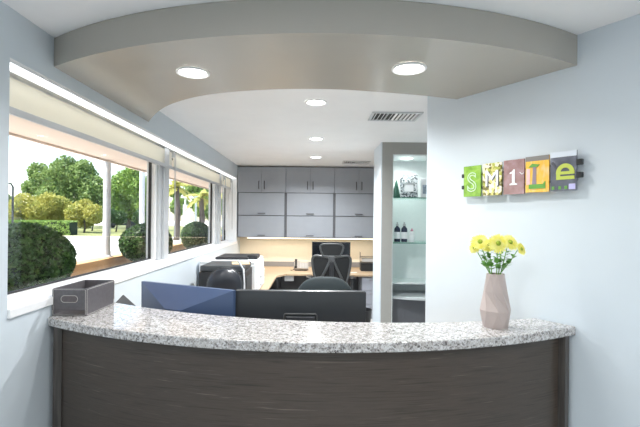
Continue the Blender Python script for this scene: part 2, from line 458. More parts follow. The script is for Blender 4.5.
# ---------------------------------------------------------------- roller blinds
def blind(a, b, label):
    xb = GX + .068
    t = thing('roller_blind', label, 'blind', (xb, (a + b) / 2, 2.005), 0, 'roller blinds over the windows')
    bm = B(); tube(bm, [(xb, a + .02, HEAD - .048), (xb, b - .02, HEAD - .048)], .019, 16)
    obj('roller', bm, M_blind, t, smooth=40, world=True)
    obj('fabric', bx(xb + .0175, xb + .019, a + .02, b - .02, 2.04, HEAD - .048), M_blind, t, world=True)
    obj('bottom_bar', bx(xb + .010, xb + .027, a + .02, b - .02, 2.010, 2.044), M_alu, t, world=True, bevel=.003)
    obj('bracket', bx(xb - .02, xb + .04, b - .018, b - .004, HEAD - .085, HEAD - .024), M_greyplast, t, world=True)
    bm = B(); yc = b - .011
    tube(bm, [(xb + .045, yc, HEAD - .05), (xb + .047, yc, 1.6), (xb + .05, yc, 1.36), (xb + .05, yc + .012, 1.345), (xb + .05, yc + .022, 1.36), (xb + .047, yc + .022, HEAD - .05)], .0028, 6)
    obj('pull_chain', bm, M_greyplast, t, world=True)
blind(Y0 + .02, 4.20, 'cream roller blind pulled partly down over the nearest window')
blind(4.205, 6.60, 'cream roller blind partly down over the middle window')
blind(6.605, Y1 - .03, 'narrow cream roller blind at the far end beside grey cabinets')

# ---------------------------------------------------------------- reception desk
cc = circ3((XL, 2.075), (.0, 1.695), (1.236, 2.0))
def back_y(x): r = 2.7; return 2.04 + r - math.sqrt(r * r - (x - .3) ** 2)
def band(off_f, off_b, xl, side, n=48):
    """plan outline of the desk between the curved front and the curved back"""
    fy = lambda x: arc_y(cc, x) + off_f
    by = lambda x: back_y(x) - off_b
    def xr(fn):
        x = 1.2
        for _ in range(60): x = wall_x(fn(x)) - side
        return x
    xf, xb = xr(fy), xr(by)
    pf = [(xl + (xf - xl) * i / n, fy(xl + (xf - xl) * i / n)) for i in range(n + 1)]
    pb = [(xl + (xb - xl) * i / n, by(xl + (xb - xl) * i / n)) for i in range(n + 1)]
    return pf, pb
desk = thing('reception_desk', 'curved reception desk with speckled granite top and dark wood-grain front', 'reception desk', (0, 1.9, 0))
pf, pb = band(0, 0, XL + .002, .003)
bm = B(); prism(bm, pf + pb[::-1], TOP - .042, TOP)
obj('countertop', bm, M_granite, desk, world=True, bevel=.006, seg=3, smooth=40)
pf, pb = band(.045, .1, XL + .075, .075)
inn = [(x, y + .03) for x, y in pf]
bm = B(); prism(bm, pf + inn[::-1], .10, TOP - .043)
obj('front_panel', bm, M_wood, desk, world=True, smooth=30)
bm = B(); prism(bm, [(x, y + .03) for x, y in pf] + [(x, y + .06) for x, y in inn[::-1]], 0, .10)
obj('plinth', bm, M_black, desk, world=True, smooth=30)
(lx, ly), (rx, ry) = pf[0], pf[-1]
obj('end_post', bx(XL + .030, lx - .002, ly - .004, ly + .36, 0, TOP - .043), M_woodpost, desk, world=True, bevel=.003)
ang = math.atan2(-WU.y, WU.x) 
m = Matrix.Translation((wall_x(ry) - .006, ry, 0)) @ Matrix.Rotation(math.atan2(WU.y, WU.x), 4, 'Z')
obj('end_post', bx(.004, .22, .030, .066, 0, TOP - .043, m=m), M_woodpost, desk, world=True, bevel=.003)
# staff side: modesty wall and lower work surface
pf2, pb2 = band(.30, .02, XL + .02, .10)
ws = [(x, y - .02) for x, y in pb2]
bm = B(); prism(bm, [(x, y - .05) for x, y in pb2] + [(x, y - .03) for x, y in pb2[::-1]], 0, TOP - .043)
obj('back_panel', bm, M_cabdark, desk, world=True, smooth=30)
bm = B(); prism(bm, [(x, y - .029) for x, y in pb2] + [(.86, 2.78), (-.45, 2.82), (-.62, 3.05), (XL + .02, 3.1)], .71, .74)
obj('work_surface', bm, M_oak, desk, world=True, bevel=.003)
obj('support_leg', bx(XL + .03, XL + .06, 2.75, 3.05, 0, .709), M_cabdark, desk, world=True)
obj('support_leg', bx(.78, .81, 2.3, 2.75, 0, .709), M_cabdark, desk, world=True)

# ---------------------------------------------------------------- grey storage box
def storage_box():
    w, l, h, k = .168, .30, .135, .008
    t = thing('storage_box', 'grey leather open storage box with oval handle hole on granite counter', 'box', (XL + .090, 2.25, TOP), R(0.4))
    bm = B()
    box(bm, -w / 2, w / 2, -l / 2, l / 2, 0, k)
    box(bm, -w / 2, -w / 2 + k, -l / 2 + k, l / 2 - k, k, h); box(bm, w / 2 - k, w / 2, -l / 2 + k, l / 2 - k, k, h)
    obj('body', bm, M_leather, t, bevel=.002)
    def endp(y0, y1, nm):
        bm = B()
        # end panel with a stadium-shaped hole
        hole = rrect(.076, .030, .0149, 6)
        hole = [(x, y + h * .62) for x, y in hole]
        n = len(hole)
        outer = []
        for x, y in hole:       # project each hole point out to the panel border
            dx, dy = x / (w / 2), (y - h * .62) / (h * .38 if y > h * .62 else h * .62)
            s = 1 / max(abs(dx), abs(dy)); outer.append((dx * s * w / 2, h * .62 + (y - h * .62) * s))
        for q, sgn in ((y0, 1), (y1, -1)):
            A = [bm.verts.new((x, q, z)) for x, z in hole]; O = [bm.verts.new((x, q, z)) for x, z in outer]
            for i in range(n): bm.faces.new((A[i], A[(i + 1) % n], O[(i + 1) % n], O[i]))
            if sgn == 1: A0, O0 = A, O
        for i in range(n):
            j = (i + 1) % n
            bm.faces.new((A0[i], A0[j], A[j], A[i])); bm.faces.new((O0[i], O0[j], O[j], O[i]))
        p = obj('end_panel', bm, M_leather, t)
        bm = B(); yy = y0 - .0005 if nm else y1 + .0005
        tube(bm, [(x * 1.07, yy, h * .62 + (z - h * .62) * 1.12) for x, z in hole], .0016, 6, closed=True)
        obj('handle_rim', bm, M_stitch, p, smooth=60)
        bm = B()
        tube(bm, [(x, yy, z + h / 2) for x, z in rrect(w - .010, h - .010, .003, 3)], .0010, 6, closed=True)
        obj('stitching', bm, M_stitch, p)
    endp(-l / 2, -l / 2 + k, True); endp(l / 2 - k, l / 2, False)
    for s in (-1, 1):
        bm = B(); tube(bm, [(s * (w / 2 + .0003), y, z + h / 2) for y, z in rrect(l - .010, h - .010, .003, 3)], .0010, 6, closed=True)
        obj('stitching', bm, M_stitch, t)
storage_box()

# ---------------------------------------------------------------- vase of flowers
vp = atZ(495, 326.5, TOP)
bm = B(); n = 8
prof = [(.056, 0, 0), (.0685, .078, .5), (.052, .165, 0), (.0395, .246, .5)]
rs = [ring(bm, (0, 0, z), r, (0, 0, 1), n, (o + .25) * math.tau / n) for r, z, o in prof]
for q in range(3):
    A, Bb = rs[q], rs[q + 1]
    for i in range(n):
        j = (i + 1) % n
        if q % 2 == 0: bm.faces.new((A[i], A[j], Bb[i])); bm.faces.new((A[j], Bb[j], Bb[i]))
        else: bm.faces.new((A[j], Bb[i], A[i])); bm.faces.new((A[j], Bb[j], Bb[i])) if False else bm.faces.new((A[j], Bb[j], Bb[i]))
bm.faces.new(rs[0][::-1])
inner = [ring(bm, (0, 0, z), r, (0, 0, 1), n, (.75) * math.tau / n) for r, z in ((.0355, .246), (.034, .13))]
bridge(bm, rs[3], inner[0]); bridge(bm, inner[0], inner[1]); bm.faces.new(inner[1])
tag(obj('vase', bm, M_vase, loc=vp), 'taupe faceted ceramic vase holding yellow flowers on granite counter', 'vase')

def flower(px, py, size, nrm, label, depth=0.0, wob=0.0, nleaf=3, petals=26):
    head = atY(px, py, vp.y + depth)
    base = Vector((vp.x, vp.y, TOP + .135)) + Vector((.016 * math.copysign(1, head.x - vp.x) * -.3, .008 * wob, 0))
    mouth = Vector((vp.x + max(-.024, min(.024, (head.x - vp.x) * .45)), vp.y + depth * .5, TOP + .246))
    N = Vector(nrm).normalized()
    t = thing('yellow_daisy', label, 'flower', base, 0, 'yellow daisies in the vase')
    bm = B()
    neck = head - N * .006
    pts = [base, mouth, mouth.lerp(neck, .5) + Vector((wob * .004, 0, .004)), neck - N * .012, neck]
    tube(bm, pts, [.0026, .0026, .0022, .0021, .004], 7)
    obj('stem', bm, M_stem, t, world=True, smooth=60)
    rnd = random.Random(label)
    e1 = N.orthogonal().normalized(); e2 = N.cross(e1)
    bm = B()
    for lay, (rr, lift, cnt) in enumerate(((1.0, .10, petals), (.80, .30, petals - 6), (.55, .55, petals - 12))):
        for k in range(cnt):
            a = (k + .5 * lay + rnd.uniform(-.2, .2)) * math.tau / cnt
            d = e1 * math.cos(a) + e2 * math.sin(a); s = N.cross(d)
            L = size * rr * rnd.uniform(.9, 1.06); wd = size * .17 * rnd.uniform(.85, 1.15)
            p = [head + d * (size * .10)]
            mid = head + d * L * .6 + N * L * lift * .5; tip = head + d * L + N * L * (lift * .6 - .05)
            q = [bm.verts.new(head + d * size * .08 - s * wd * .3), bm.verts.new(head + d * size * .08 + s * wd * .3),
                 bm.verts.new(mid + s * wd * .75), bm.verts.new(tip + s * wd * .35), bm.verts.new(tip - s * wd * .35), bm.verts.new(mid - s * wd * .75)]
            bm.faces.new(q)
    obj('petals', bm, M_petal, t, world=True)
    bm = B()
    r0 = [ring(bm, head + N * z, r, N, 14) for r, z in ((size * .26, .002), (size * .24, size * .16), (size * .12, size * .24), (.0005, size * .25))]
    for i in range(3): bridge(bm, r0[i], r0[i + 1])
    obj('eye', bm, M_center, t, world=True, smooth=60)
    nleaf *= 3
    for k in range(nleaf):
        f = .12 + .62 * (k + rnd.random() * .5) / max(nleaf, 1)
        p = mouth.lerp(neck, f); a = rnd.uniform(0, math.tau)
        d = (Vector((math.cos(a), math.sin(a) * .6, .75))).normalized(); s = d.cross(Vector((0, 0, 1))).normalized()
        L = rnd.uniform(.028, .046); w = L * .28
        bm = B()
        prev = None
        for i in range(6):
            u = i / 5; ww = w * math.sin(math.pi * min(1, u * .92 + .08)) * (1.25 if i % 2 else .85)
            c = p + d * L * u + Vector((0, 0, -L * .35 * u * u))
            row = [bm.verts.new(c - s * ww), bm.verts.new(c + Vector((0, 0, -.15 * ww))), bm.verts.new(c + s * ww)]
            if prev: bm.faces.new((prev[0], prev[1], row[1], row[0])); bm.faces.new((prev[1], prev[2], row[2], row[1]))
            prev = row
        obj('leaf', bm, M_stem, t, world=True, smooth=60)
flower(480, 242, 0.0420, (-.3, -.85, .5), 'yellow daisy at upper left of the bunch, tilted to the left', .0, .4)
flower(474.5, 248, 0.0267, (-.6, -.75, .3), 'small yellow daisy drooping lowest at far left of the bunch', .015, -.6, 2)
flower(487.5, 245, 0.0364, (-.1, -.85, .5), 'yellow daisy between upper left bloom and central bloom', .02, .8)
flower(498, 243.5, 0.0463, (.02, -.97, .28), 'central yellow daisy facing forward with green eye', -.025, .2, 4)
flower(510, 242.5, 0.0433, (.18, -.8, .55), 'yellow daisy right of the central bloom, facing up', .0, -.4, 4)
flower(521, 249, 0.0321, (.5, -.8, .35), 'yellow daisy at far right of the bunch, leaning outward', .01, .5)
flower(503, 240.5, 0.0336, (.05, -.5, 1), 'yellow daisy at the rear, behind the central bloom', .03, -.2)

# ---------------------------------------------------------------- five letter plaques on the right wall
TH = math.atan2(-WU.y, -WU.x)
art = {
 'S': ramp_noise('green_leaf_print', [(.25, (.10, .24, .02)), (.5, (.24, .45, .05)), (.75, (.42, .62, .16))], 16, .25, dist=.8),
 'M': ramp_noise('yellow_dapple_print', [(0, (.16, .14, .03)), (.22, (.62, .58, .20)), (.45, (.86, .82, .55)), (.66, (.40, .42, .08)), (.82, (.75, .70, .62))], 70, .25, kind='voronoi', constant=True),
 'I': ramp_noise('mauve_print', [(.25, (.20, .11, .10)), (.5, (.33, .20, .20)), (.75, (.44, .30, .33))], 22, .25),
 'L': ramp_noise('orange_print', [(.25, (.85, .68, .40)), (.5, (.86, .48, .06)), (.75, (.90, .62, .15))], 14, .25, (3, 1, 1)),
 'E': ramp_noise('charcoal_print', [(.3, (.06, .065, .09)), (.55, (.14, .15, .19)), (.75, (.40, .42, .50))], 12, .25)}
M_ink = {k: mat('ink_' + k, c, .4) for k, c in dict(white=(.86, .88, .90), dark=(.06, .06, .08), pale_green=(.62, .80, .58), lime=(.52, .60, .10), plum=(.27, .22, .27), green=(.13, .36, .06), pink=(.78, .50, .52), lilac=(.52, .50, .78), grey=(.22, .21, .20), sky=(.66, .72, .80)).items()}
def text_mesh(s, size, thick, outline=0.0, sx=1.0, rotz=0.0, shear=0):
    cu = bpy.data.curves.new('letter', 'FONT'); cu.body = s; cu.size = size; cu.align_x = 'CENTER'; cu.align_y = 'CENTER'; cu.resolution_u = 6
    if outline: cu.fill_mode = 'NONE'; cu.bevel_depth = outline
    else: cu.extrude = thick
    o = bpy.data.objects.new('letter', cu)
    C.objects.link(o); dg = bpy.context.evaluated_depsgraph_get(); dg.update()
    me = bpy.data.meshes.new_from_object(o.evaluated_get(dg))
    bm = B(); bm.from_mesh(me)
    bpy.data.objects.remove(o); bpy.data.curves.remove(cu); bpy.data.meshes.remove(me)
    xs = [v.co.x for v in bm.verts]; ys = [v.co.y for v in bm.verts]
    c = Vector(((min(xs) + max(xs)) / 2, (min(ys) + max(ys)) / 2, 0)); hgt = max(ys) - min(ys)
    for v in bm.verts:
        v.co = (v.co - c); v.co.x *= sx
        v.co.xy = v.co.xy * (size / hgt)
    bmesh.ops.transform(bm, matrix=Matrix.Rotation(R(90), 4, 'X') @ Matrix.Rotation(rotz, 4, 'Z'), verts=bm.verts)
    return bm
def plaque(xa, xb, ytl, ybl, letter, label):
    A, Bp = wallpt(xa, ytl, -.0), wallpt(xb, ytl, -.0)
    off = .034
    pa, pb_ = wallpt(xa, ytl, off), wallpt(xb, ytl, off)
    zt = (wallpt(xa, ytl, off).z); zb = wallpt(xa, ybl, off).z
    w = (pb_ - pa).to_2d().length; h = zt - zb
    mid = (pa + pb_) / 2
    t = thing('letter_plaque', label, 'wall plaque', (mid.x, mid.y, zb), TH, 'letter plaques spelling SMILE on the wall')
    th = .008
    p = obj('panel', bx(-w / 2, w / 2, -th, 0, 0, h), art[letter], t, bevel=.001)
    for sx, sz in ((-1, .28), (-1, .72), (1, .28), (1, .72)):
        bm = B(); tube(bm, [(sx * w * .36, 0, h * sz), (sx * w * .36, .0335, h * sz)], .006, 10)
        obj('standoff', bm, M_steel, t, smooth=60)
    return t, p, w, h, -th
def put(bm, x, y, z): bmesh.ops.translate(bm, vec=(x, y, z), verts=bm.verts); return bm
clipm = mat('black_clip', (.015, .018, .02), .4)
t, p, w, h, f = plaque(464.7, 481.7, 167, 197, 'S', 'leftmost plaque, leaf green with a pale outlined S')
obj('letter_S', put(text_mesh('S', .112, 0, .0022, .95), 0, f - .001, h * .47), M_ink['pale_green'], p, smooth=60)
for z in (.32, .70): obj('clip', bx(-w / 2 - .012, -w / 2 + .004, -.012, .004, h * z - .012, h * z + .010), clipm, t, bevel=.002)
t, p, w, h, f = plaque(483.6, 502.6, 164.2, 195.8, 'M', 'second plaque from left, yellow dappled print with white M')
obj('letter_backing', put(text_mesh('M', .086, .0006, 0, .95), .006, f - .0007, h * .50), M_ink['dark'], p)  # dark backing printed behind the white M
obj('letter_M', put(text_mesh('M', .086, .0012, 0, .95), 0, f - .002, h * .53), M_ink['white'], p)
t, p, w, h, f = plaque(504.6, 525.2, 161, 194.7, 'I', 'middle plaque, mottled mauve with a white I like a numeral one')
bm = B(); s = .00058
poly = [(-36, -70), (36, -70), (36, -58), (13, -52), (13, 72), (0, 72), (-14, 52), (-36, 42), (-36, 32), (-13, 38), (-13, -52), (-36, -58)]
upright(bm, [(x * s, y * s + h * .49) for x, y in poly], f - .003, f)
obj('letter_I', bm, M_ink['white'], p)
bm = B(); tube(bm, [(w * .30, f - .001, h * .62), (w * .40, f - .001, h * .56), (w * .48, f - .001, h * .60)], .002, 6); obj('white_stroke', bm, M_ink['white'], p)
t, p, w, h, f = plaque(526.6, 550.0, 157.5, 192.8, 'L', 'fourth plaque, orange with a dark green based L')
obj('top_band', bx(-w / 2, w / 2, f - .0012, f, h * .87, h), M_ink['grey'], p)
obj('pink_patch', bx(-w * .46, -w * .30, f - .0012, f, h * .22, h * .66), M_ink['pink'], p)
bm = B(); upright(bm, [(-w * .20, h * .16), (-w * .02, h * .16), (-w * .04, h * .70), (-w * .16, h * .70)], f - .003, f)
L_ = obj('letter_L', bm, M_ink['plum'], p)
bm = B()
upright(bm, [(-w * .34, h * .10), (w * .36, h * .10), (w * .36, h * .30), (w * .26, h * .22), (-w * .34, h * .22)], f - .0036, f - .0005)
obj('green_foot', bm, M_ink['green'], L_)
bm = B()
upright(bm, [(-w * .36, h * .70), (w * .02, h * .70), (w * .12, h * .76), (-w * .20, h * .80)], f - .0036, f - .0005)
obj('green_cap', bm, M_ink['green'], L_)
t, p, w, h, f = plaque(551.6, 577.6, 153, 191.4, 'E', 'rightmost plaque, charcoal with a lime green tilted E')
obj('top_band', bx(-w / 2, w / 2, f - .0012, f, h * .86, h), M_ink['sky'], p)
bm = B()                                 # squat rounded E with a flat foot
R1, R2, N_ = .042, .021, 20
mm = Matrix.Translation((w * .08, 0, h * .45))
pts = [(R1 * math.cos(R(200 * k / N_)), R1 * 1.05 * math.sin(R(200 * k / N_))) for k in range(N_ + 1)]
pin = [(R2 * math.cos(R(200 * k / N_)), R2 * .9 * math.sin(R(200 * k / N_)) + .006) for k in range(N_ + 1)]
o1 = [bm.verts.new(mm @ Vector((x, f - .003, z))) for x, z in pts]; o2 = [bm.verts.new(mm @ Vector((x, f - .003, z))) for x, z in pin]
for i in range(N_): bm.faces.new((o1[i], o1[i + 1], o2[i + 1], o2[i]))
r_ = bmesh.ops.extrude_face_region(bm, geom=list(bm.faces))
bmesh.ops.translate(bm, vec=(0, .003, 0), verts=[v for v in r_['geom'] if isinstance(v, bmesh.types.BMVert)])
box(bm, -R1 * .97, R1, f - .0032, f, -.007, .007, m=mm)
box(bm, -R1 * .97, -R1 * .55, f - .0031, f, -.031, .0, m=mm)
box(bm, -R1 * .97, R1, f - .0032, f, -.031, -.015, m=mm)
obj('letter_E', bm, M_ink['lime'], p)
obj('lilac_patch', bx(w * .22, w * .46, f - .0012, f, h * .03, h * .17), M_ink['lilac'], p)
for q in (-.44, -.18, .06): obj('lime_fleck', bx(w * q, w * (q + .10), f - .0012, f, h * .04, h * .12), M_ink['green'], p)
bm = B(); upright(bm, [(-w * .48, h * .72), (-w * .40, h * .76), (-w * .12, h * .52), (-w * .18, h * .48)], f - .0016, f); obj('dark_stroke', bm, M_ink['dark'], p)
for z in (.38, .70): obj('clip', bx(w / 2 - .002, w / 2 + .022, -.010, .012, h * z - .013, h * z + .013), clipm, t, bevel=.002)

# ---------------------------------------------------------------- monitors on the reception work surface
def monitor_right():
    a, b = atY(235.5, 293, 2.36), atY(366, 293, 2.36)
    w, zt, hh = b.x - a.x, 1.148, .37
    t = thing('computer_monitor', 'wide flat charcoal monitor seen from behind, centred behind the counter', 'monitor', ((a.x + b.x) / 2, 2.36, .74))
    z1 = zt - .74; z0 = z1 - hh
    bm = B(); upright(bm, [(x, y + (z0 + z1) / 2) for x, y in rrect(w, hh, .008)], -.012, .028)
    obj('back_shell', bm, M_shell, t, bevel=.004)
    obj('screen', bx(-w / 2 + .01, w / 2 - .01, .0282, .0295, z0 + .012, z1 - .01), M_screen, t)
    zh = z1 - .125
    bm = B(); tube(bm, [(-.088, -.015, zh - .10), (-.088, -.022, zh - .006), (-.082, -.022, zh), (.082, -.022, zh), (.088, -.022, zh - .006), (.088, -.015, zh - .10)], .006, 8)
    obj('stand_collar', bm, M_frame, t, smooth=60)
    obj('stand_neck', bx(-.08, .08, -.036, -.013, .012, zh - .012), M_shell, t, bevel=.004)
    bm = B(); upright(bm, rrect(.28, .20, .03), 0, .012, m=Matrix.Rotation(R(90), 4, 'X') @ Matrix.Rotation(0, 4, 'Z'))
    bmesh.ops.translate(bm, vec=(0, .04, .0125 - max(v.co.z for v in bm.verts)), verts=bm.verts)
    obj('stand_foot', bm, M_shell, t, bevel=.002)
monitor_right()
def monitor_left():
    a, b = atZ(141.5, 281.3, 1.157), atZ(233.2, 290.6, 1.157)
    mid = (a + b) / 2; w = (b - a).to_2d().length
    rz = math.atan2(b.y - a.y, b.x - a.x)
    t = thing('computer_monitor', 'angled monitor with faceted back and a blue reflection in its shell colour, beside the grey box', 'monitor', (mid.x, mid.y, .74), rz)
    hh, z1 = .385, 1.157 - .74; z0 = z1 - hh
    W2 = w / 2
    # bevelled back: four facets rise to a small central plate
    cw, cz0, cz1, dp = .042, z0 + .10, z1 - .118, .095
    bm = B()
    o = [bm.verts.new(v) for v in ((-W2, 0, z0), (W2, 0, z0), (W2, 0, z1), (-W2, 0, z1))]
    i_ = [bm.verts.new(v) for v in ((-cw * 1.4, -dp, cz0), (cw * 1.4, -dp, cz0), (cw * 1.4, -dp, cz1), (-cw * 1.4, -dp, cz1))]
    k = [bm.verts.new(v) for v in ((-W2, .022, z0), (W2, .022, z0), (W2, .022, z1), (-W2, .022, z1))]
    bridge(bm, o, i_); bm.faces.new(i_); bridge(bm, k, o); bm.faces.new(k)
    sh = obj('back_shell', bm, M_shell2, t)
    bm = text_mesh('—', .004, .0004)
    bm.free()
    bm = B()
    for q in range(4): box(bm, -.042 + q * .0135, -.042 + q * .0135 + .009, -dp - .0008, -dp + .0005, cz1 - .022, cz1 - .011)
    box(bm, .022, .045, -dp - .0008, -dp + .0005, cz1 - .020, cz1 - .014)
    obj('maker_mark', bm, M_ink['white'], sh)
    obj('screen', bx(-W2 + .01, W2 - .01, .0222, .0235, z0 + .012, z1 - .01), M_screen, t)
    bm = B(); tube(bm, [(0, -.02, .01), (0, -.035, z0 + .13)], .02, 12)
    obj('stand_neck', bm, M_shell, t, smooth=60)
    obj('stand_foot', bx(-.12, .12, -.09, .09, .0005, .011), M_shell, t, bevel=.004)
monitor_left()
# small slanted tablet behind the box
q = atY(125, 300, 2.78)
t = thing('tablet', 'small dark grey tablet tilted on a stand behind the grey box', 'tablet', (q.x, 2.78, .74))
m = Matrix.Translation((0, 0, q.z - .74 - .035)) @ Matrix.Rotation(R(-20), 4, 'X') @ Matrix.Rotation(R(38), 4, 'Y')
bm = B(); upright(bm, rrect(.12, .085, .006), -.004, .004, m=m); obj('case', bm, mat('tablet_grey', (.16, .165, .17), .4), t, bevel=.001)
bm = B(); upright(bm, rrect(.11, .075, .003), .0042, .005, m=m); obj('screen', bm, M_screen, t)
bm = B(); tube(bm, [(0, .02, .008), (0, .006, q.z - .74 - .045)], .008, 10); obj('stand_pole', bm, M_steel, t, smooth=60)
bm = B(); lathe(bm, [(.05, .0005), (.05, .006), (.015, .012)], 20); bmesh.ops.translate(bm, vec=(0, .02, 0), verts=bm.verts); obj('stand_foot', bm, M_steel, t, smooth=40)

# ---------------------------------------------------------------- chairs
def star_base(t, seat_z, rad=.30):
    bm = B(); tube(bm, [(0, 0, .08), (0, 0, .12), (0, 0, .121), (0, 0, seat_z - .05)], [.035, .035, .022, .022], 14)
    obj('gas_column', bm, M_black, t, smooth=50)
    for k in range(5):
        a = R(90 + 72 * k); d = Vector((math.cos(a), math.sin(a), 0))
        bm = B(); tube(bm, [d * .02 + Vector((0, 0, .105)), d * rad * .6 + Vector((0, 0, .095)), d * rad + Vector((0, 0, .072))], [.024, .02, .014], 8)
        lg = obj('leg', bm, M_black, t, smooth=60)
        bm = B(); s = Vector((-d.y, d.x, 0))
        for sg in (-1, 1): tube(bm, [d * rad + s * sg * .012 + Vector((0, 0, .029)), d * rad + s * sg * .026 + Vector((0, 0, .029))], .028, 14)
        tube(bm, [d * rad + Vector((0, 0, .029)), d * rad + Vector((0, 0, .072))], .008, 8)
        obj('caster', bm, M_black, lg, smooth=50)
def pad(w, d, h, r, puff=.5, n=8):
    """soft cushion, w along x, d along y, h thick; centred"""
    bm = B()
    out = rrect(w, d, r, n)
    lv = [(.93, -.5), (.99, -.3), (1, 0), (.99, .3), (.93, .46), (.75, .5 + .15 * puff), (.4, .5 + .25 * puff)]
    rings = [[bm.verts.new((x * s, y * s, z * h)) for x, y in out] for s, z in lv]
    for i in range(len(rings) - 1): bridge(bm, rings[i], rings[i + 1])
    bm.faces.new(rings[0][::-1]); bm.faces.new(rings[-1])
    return bm
def place(bm, m): bmesh.ops.transform(bm, matrix=m, verts=bm.verts); return bm
FACE = Matrix.Rotation(R(90), 4, 'X')        # pad lying flat -> standing, soft side toward -Y
# receptionist's chair: soft side faces the counter
tl = atY(325, 277, 3.6)
t = thing('task_chair', 'dark teal upholstered office chair with rounded back, behind the charcoal monitor', 'chair', (tl.x, 3.38, 0))
star_base(t, .46)
obj('seat', place(pad(.49, .47, .07, .09), Matrix.Translation((0, 0, .46))), M_teal, t, smooth=60)
bh = .50
obj('backrest', place(pad(.50, bh, .06, .20, 1.2), Matrix.Translation((0, .24, tl.z - bh / 2)) @ FACE), M_teal, t, smooth=60)
bm = B(); tube(bm, [(0, .05, .41), (0, .27, .42), (0, .30, .52), (0, .285, .72)], .02, 10); obj('back_bar', bm, M_black, t, smooth=60)
for s in (-1, 1):
    bm = B(); tube(bm, [(s * .2, 0, .42), (s * .28, 0, .44), (s * .29, .02, .62)], .014, 8)
    a_ = obj('armrest', bm, M_black, t, smooth=60)
    obj('arm_pad', place(pad(.07, .23, .025, .03), Matrix.Translation((s * .29, 0, .635))), M_black, a_, smooth=60)
# black round-backed chair by the window
tl = atY(219, 268, 3.62)
t = thing('task_chair', 'black leather chair with round back, its edge highlight built as a grey rim, in front of the black printer', 'chair', (tl.x + .05, 3.62, 0), R(14))
star_base(t, .46, .27)
obj('seat', place(pad(.44, .43, .07, .10), Matrix.Translation((0, .18, .46))), M_blk_leather, t, smooth=60)
rr_ = .145
zc = tl.z - rr_
outl = [(rr_ * math.cos(R(a_)), rr_ * math.sin(R(a_))) for a_ in range(0, 181, 10)] + [(-rr_ * .97, -.15), (-rr_ * .75, -.28), (-rr_ * .3, -.33), (rr_ * .3, -.33), (rr_ * .75, -.28), (rr_ * .97, -.15)]
bm = B()
rg = [[bm.verts.new((x * s - .0, dy, z * s + zc)) for x, z in outl] for s, dy in ((.9, .03), (1, .015), (1, -.01), (.9, -.03), (.6, -.045), (.3, -.05))]
for i in range(5): bridge(bm, rg[i], rg[i + 1])
bm.faces.new(rg[0]); bm.faces.new(rg[-1])
bk = obj('backrest', bm, M_blk_leather, t, smooth=60)
bm = B(); tube(bm, [(x * 1.03, 0, z * 1.03 + zc) for x, z in outl], .004, 8, closed=True); obj('rim_highlight', bm, M_frame, bk, smooth=60)  # grey tube shaped after the light catching the backrest edge
bm = B(); tube(bm, [(0, .1, .41), (0, -.01, .42), (0, -.02, .55), (0, -.01, zc - .2)], .018, 10); obj('back_bar', bm, M_black, t, smooth=60)
bm = B(); tube(bm, [(.155, .02, zc - .30), (.17, .05, zc), (.165, .10, zc + .12), (.12, .14, zc + .19)], .008, 8); obj('side_strap', bm, M_greyplast, t, smooth=60)
# mesh chair at the back desk, turned away from the camera
cx = atY(331.5, 262, 5.95).x
t = thing('mesh_office_chair', 'black mesh office chair with headrest, turned to the back desk', 'chair', (cx, 6.2, 0))
star_base(t, .48)
obj('seat', place(pad(.52, .46, .05, .12), Matrix.Translation((0, .02, .48))), M_mesh, t, smooth=60)
def frame_panel(outl, y, rad, nm, mm, bow=.05):
    f = lambda x, z: (x, y - bow * (1 - (x / .28) ** 2), z)
    bm = B(); tube(bm, [f(x, z) for x, z in outl], rad, 10, closed=True)
    fr = obj(nm, bm, M_frame, t, smooth=60)
    bm = B(); c = (sum(p[0] for p in outl) / len(outl), sum(p[1] for p in outl) / len(outl))
    rr = [[bm.verts.new(f(c[0] + (x - c[0]) * s, c[1] + (z - c[1]) * s)) for x, z in outl] for s in (1, .66, .33)]
    bridge(bm, rr[0], rr[1]); bridge(bm, rr[1], rr[2]); bm.faces.new(rr[2])
    obj(mm, bm, M_mesh, fr, smooth=60)
def smooth_poly(p, k=5):
    P = [Vector(q) for q in p]; n = len(P); out = []
    for i in range(n):
        a, b_, c, d = P[i - 1], P[i], P[(i + 1) % n], P[(i + 2) % n]
        for j in range(k):
            u = j / k
            q = .5 * (2 * b_ + (c - a) * u + (2 * a - 5 * b_ + 4 * c - d) * u * u + (3 * b_ - a - 3 * c + d) * u ** 3)
            out.append((q.x, q.y))
    return out
frame_panel(smooth_poly([(-.265, .99), (-.20, 1.025), (0, 1.0), (.20, 1.025), (.265, .99), (.262, .88), (.225, .70), (.17, .58), (0, .56), (-.17, .58), (-.225, .70), (-.262, .88)]), -.23, .017, 'back_frame', 'back_mesh')
frame_panel(smooth_poly([(-.15, 1.175), (-.09, 1.192), (.09, 1.192), (.15, 1.175), (.158, 1.13), (.125, 1.04), (.09, 1.025), (-.09, 1.025), (-.125, 1.04), (-.158, 1.13)]), -.26, .013, 'headrest_frame', 'headrest_mesh', .03)
for s in (-1, 1):
    bm = B(); tube(bm, [(s * .02, -.315, .985), (s * .07, -.32, .86), (s * .17, -.27, .66), (s * .20, -.12, .46)], [.016, .018, .02, .02], 10)
    obj('back_strut', bm, M_frame, t, smooth=60)
bm = B(); box(bm, -.045, .045, -.335, -.285, .955, 1.03); obj('headrest_clamp', bm, M_frame, t, bevel=.01)
bm = B(); box(bm, -.03, .03, -.33, -.29, .70, .95); obj('lumbar_spine', bm, M_black, t, bevel=.01)
for s in (-1, 1):
    bm = B(); tube(bm, [(s * .22, -.05, .45), (s * .30, -.05, .50), (s * .31, -.08, .68)], .016, 8)
    a_ = obj('armrest', bm, M_frame, t, smooth=60)
    obj('arm_pad', place(pad(.085, .26, .025, .035), Matrix.Translation((s * .31, 0, .692))), M_black, a_, smooth=60)

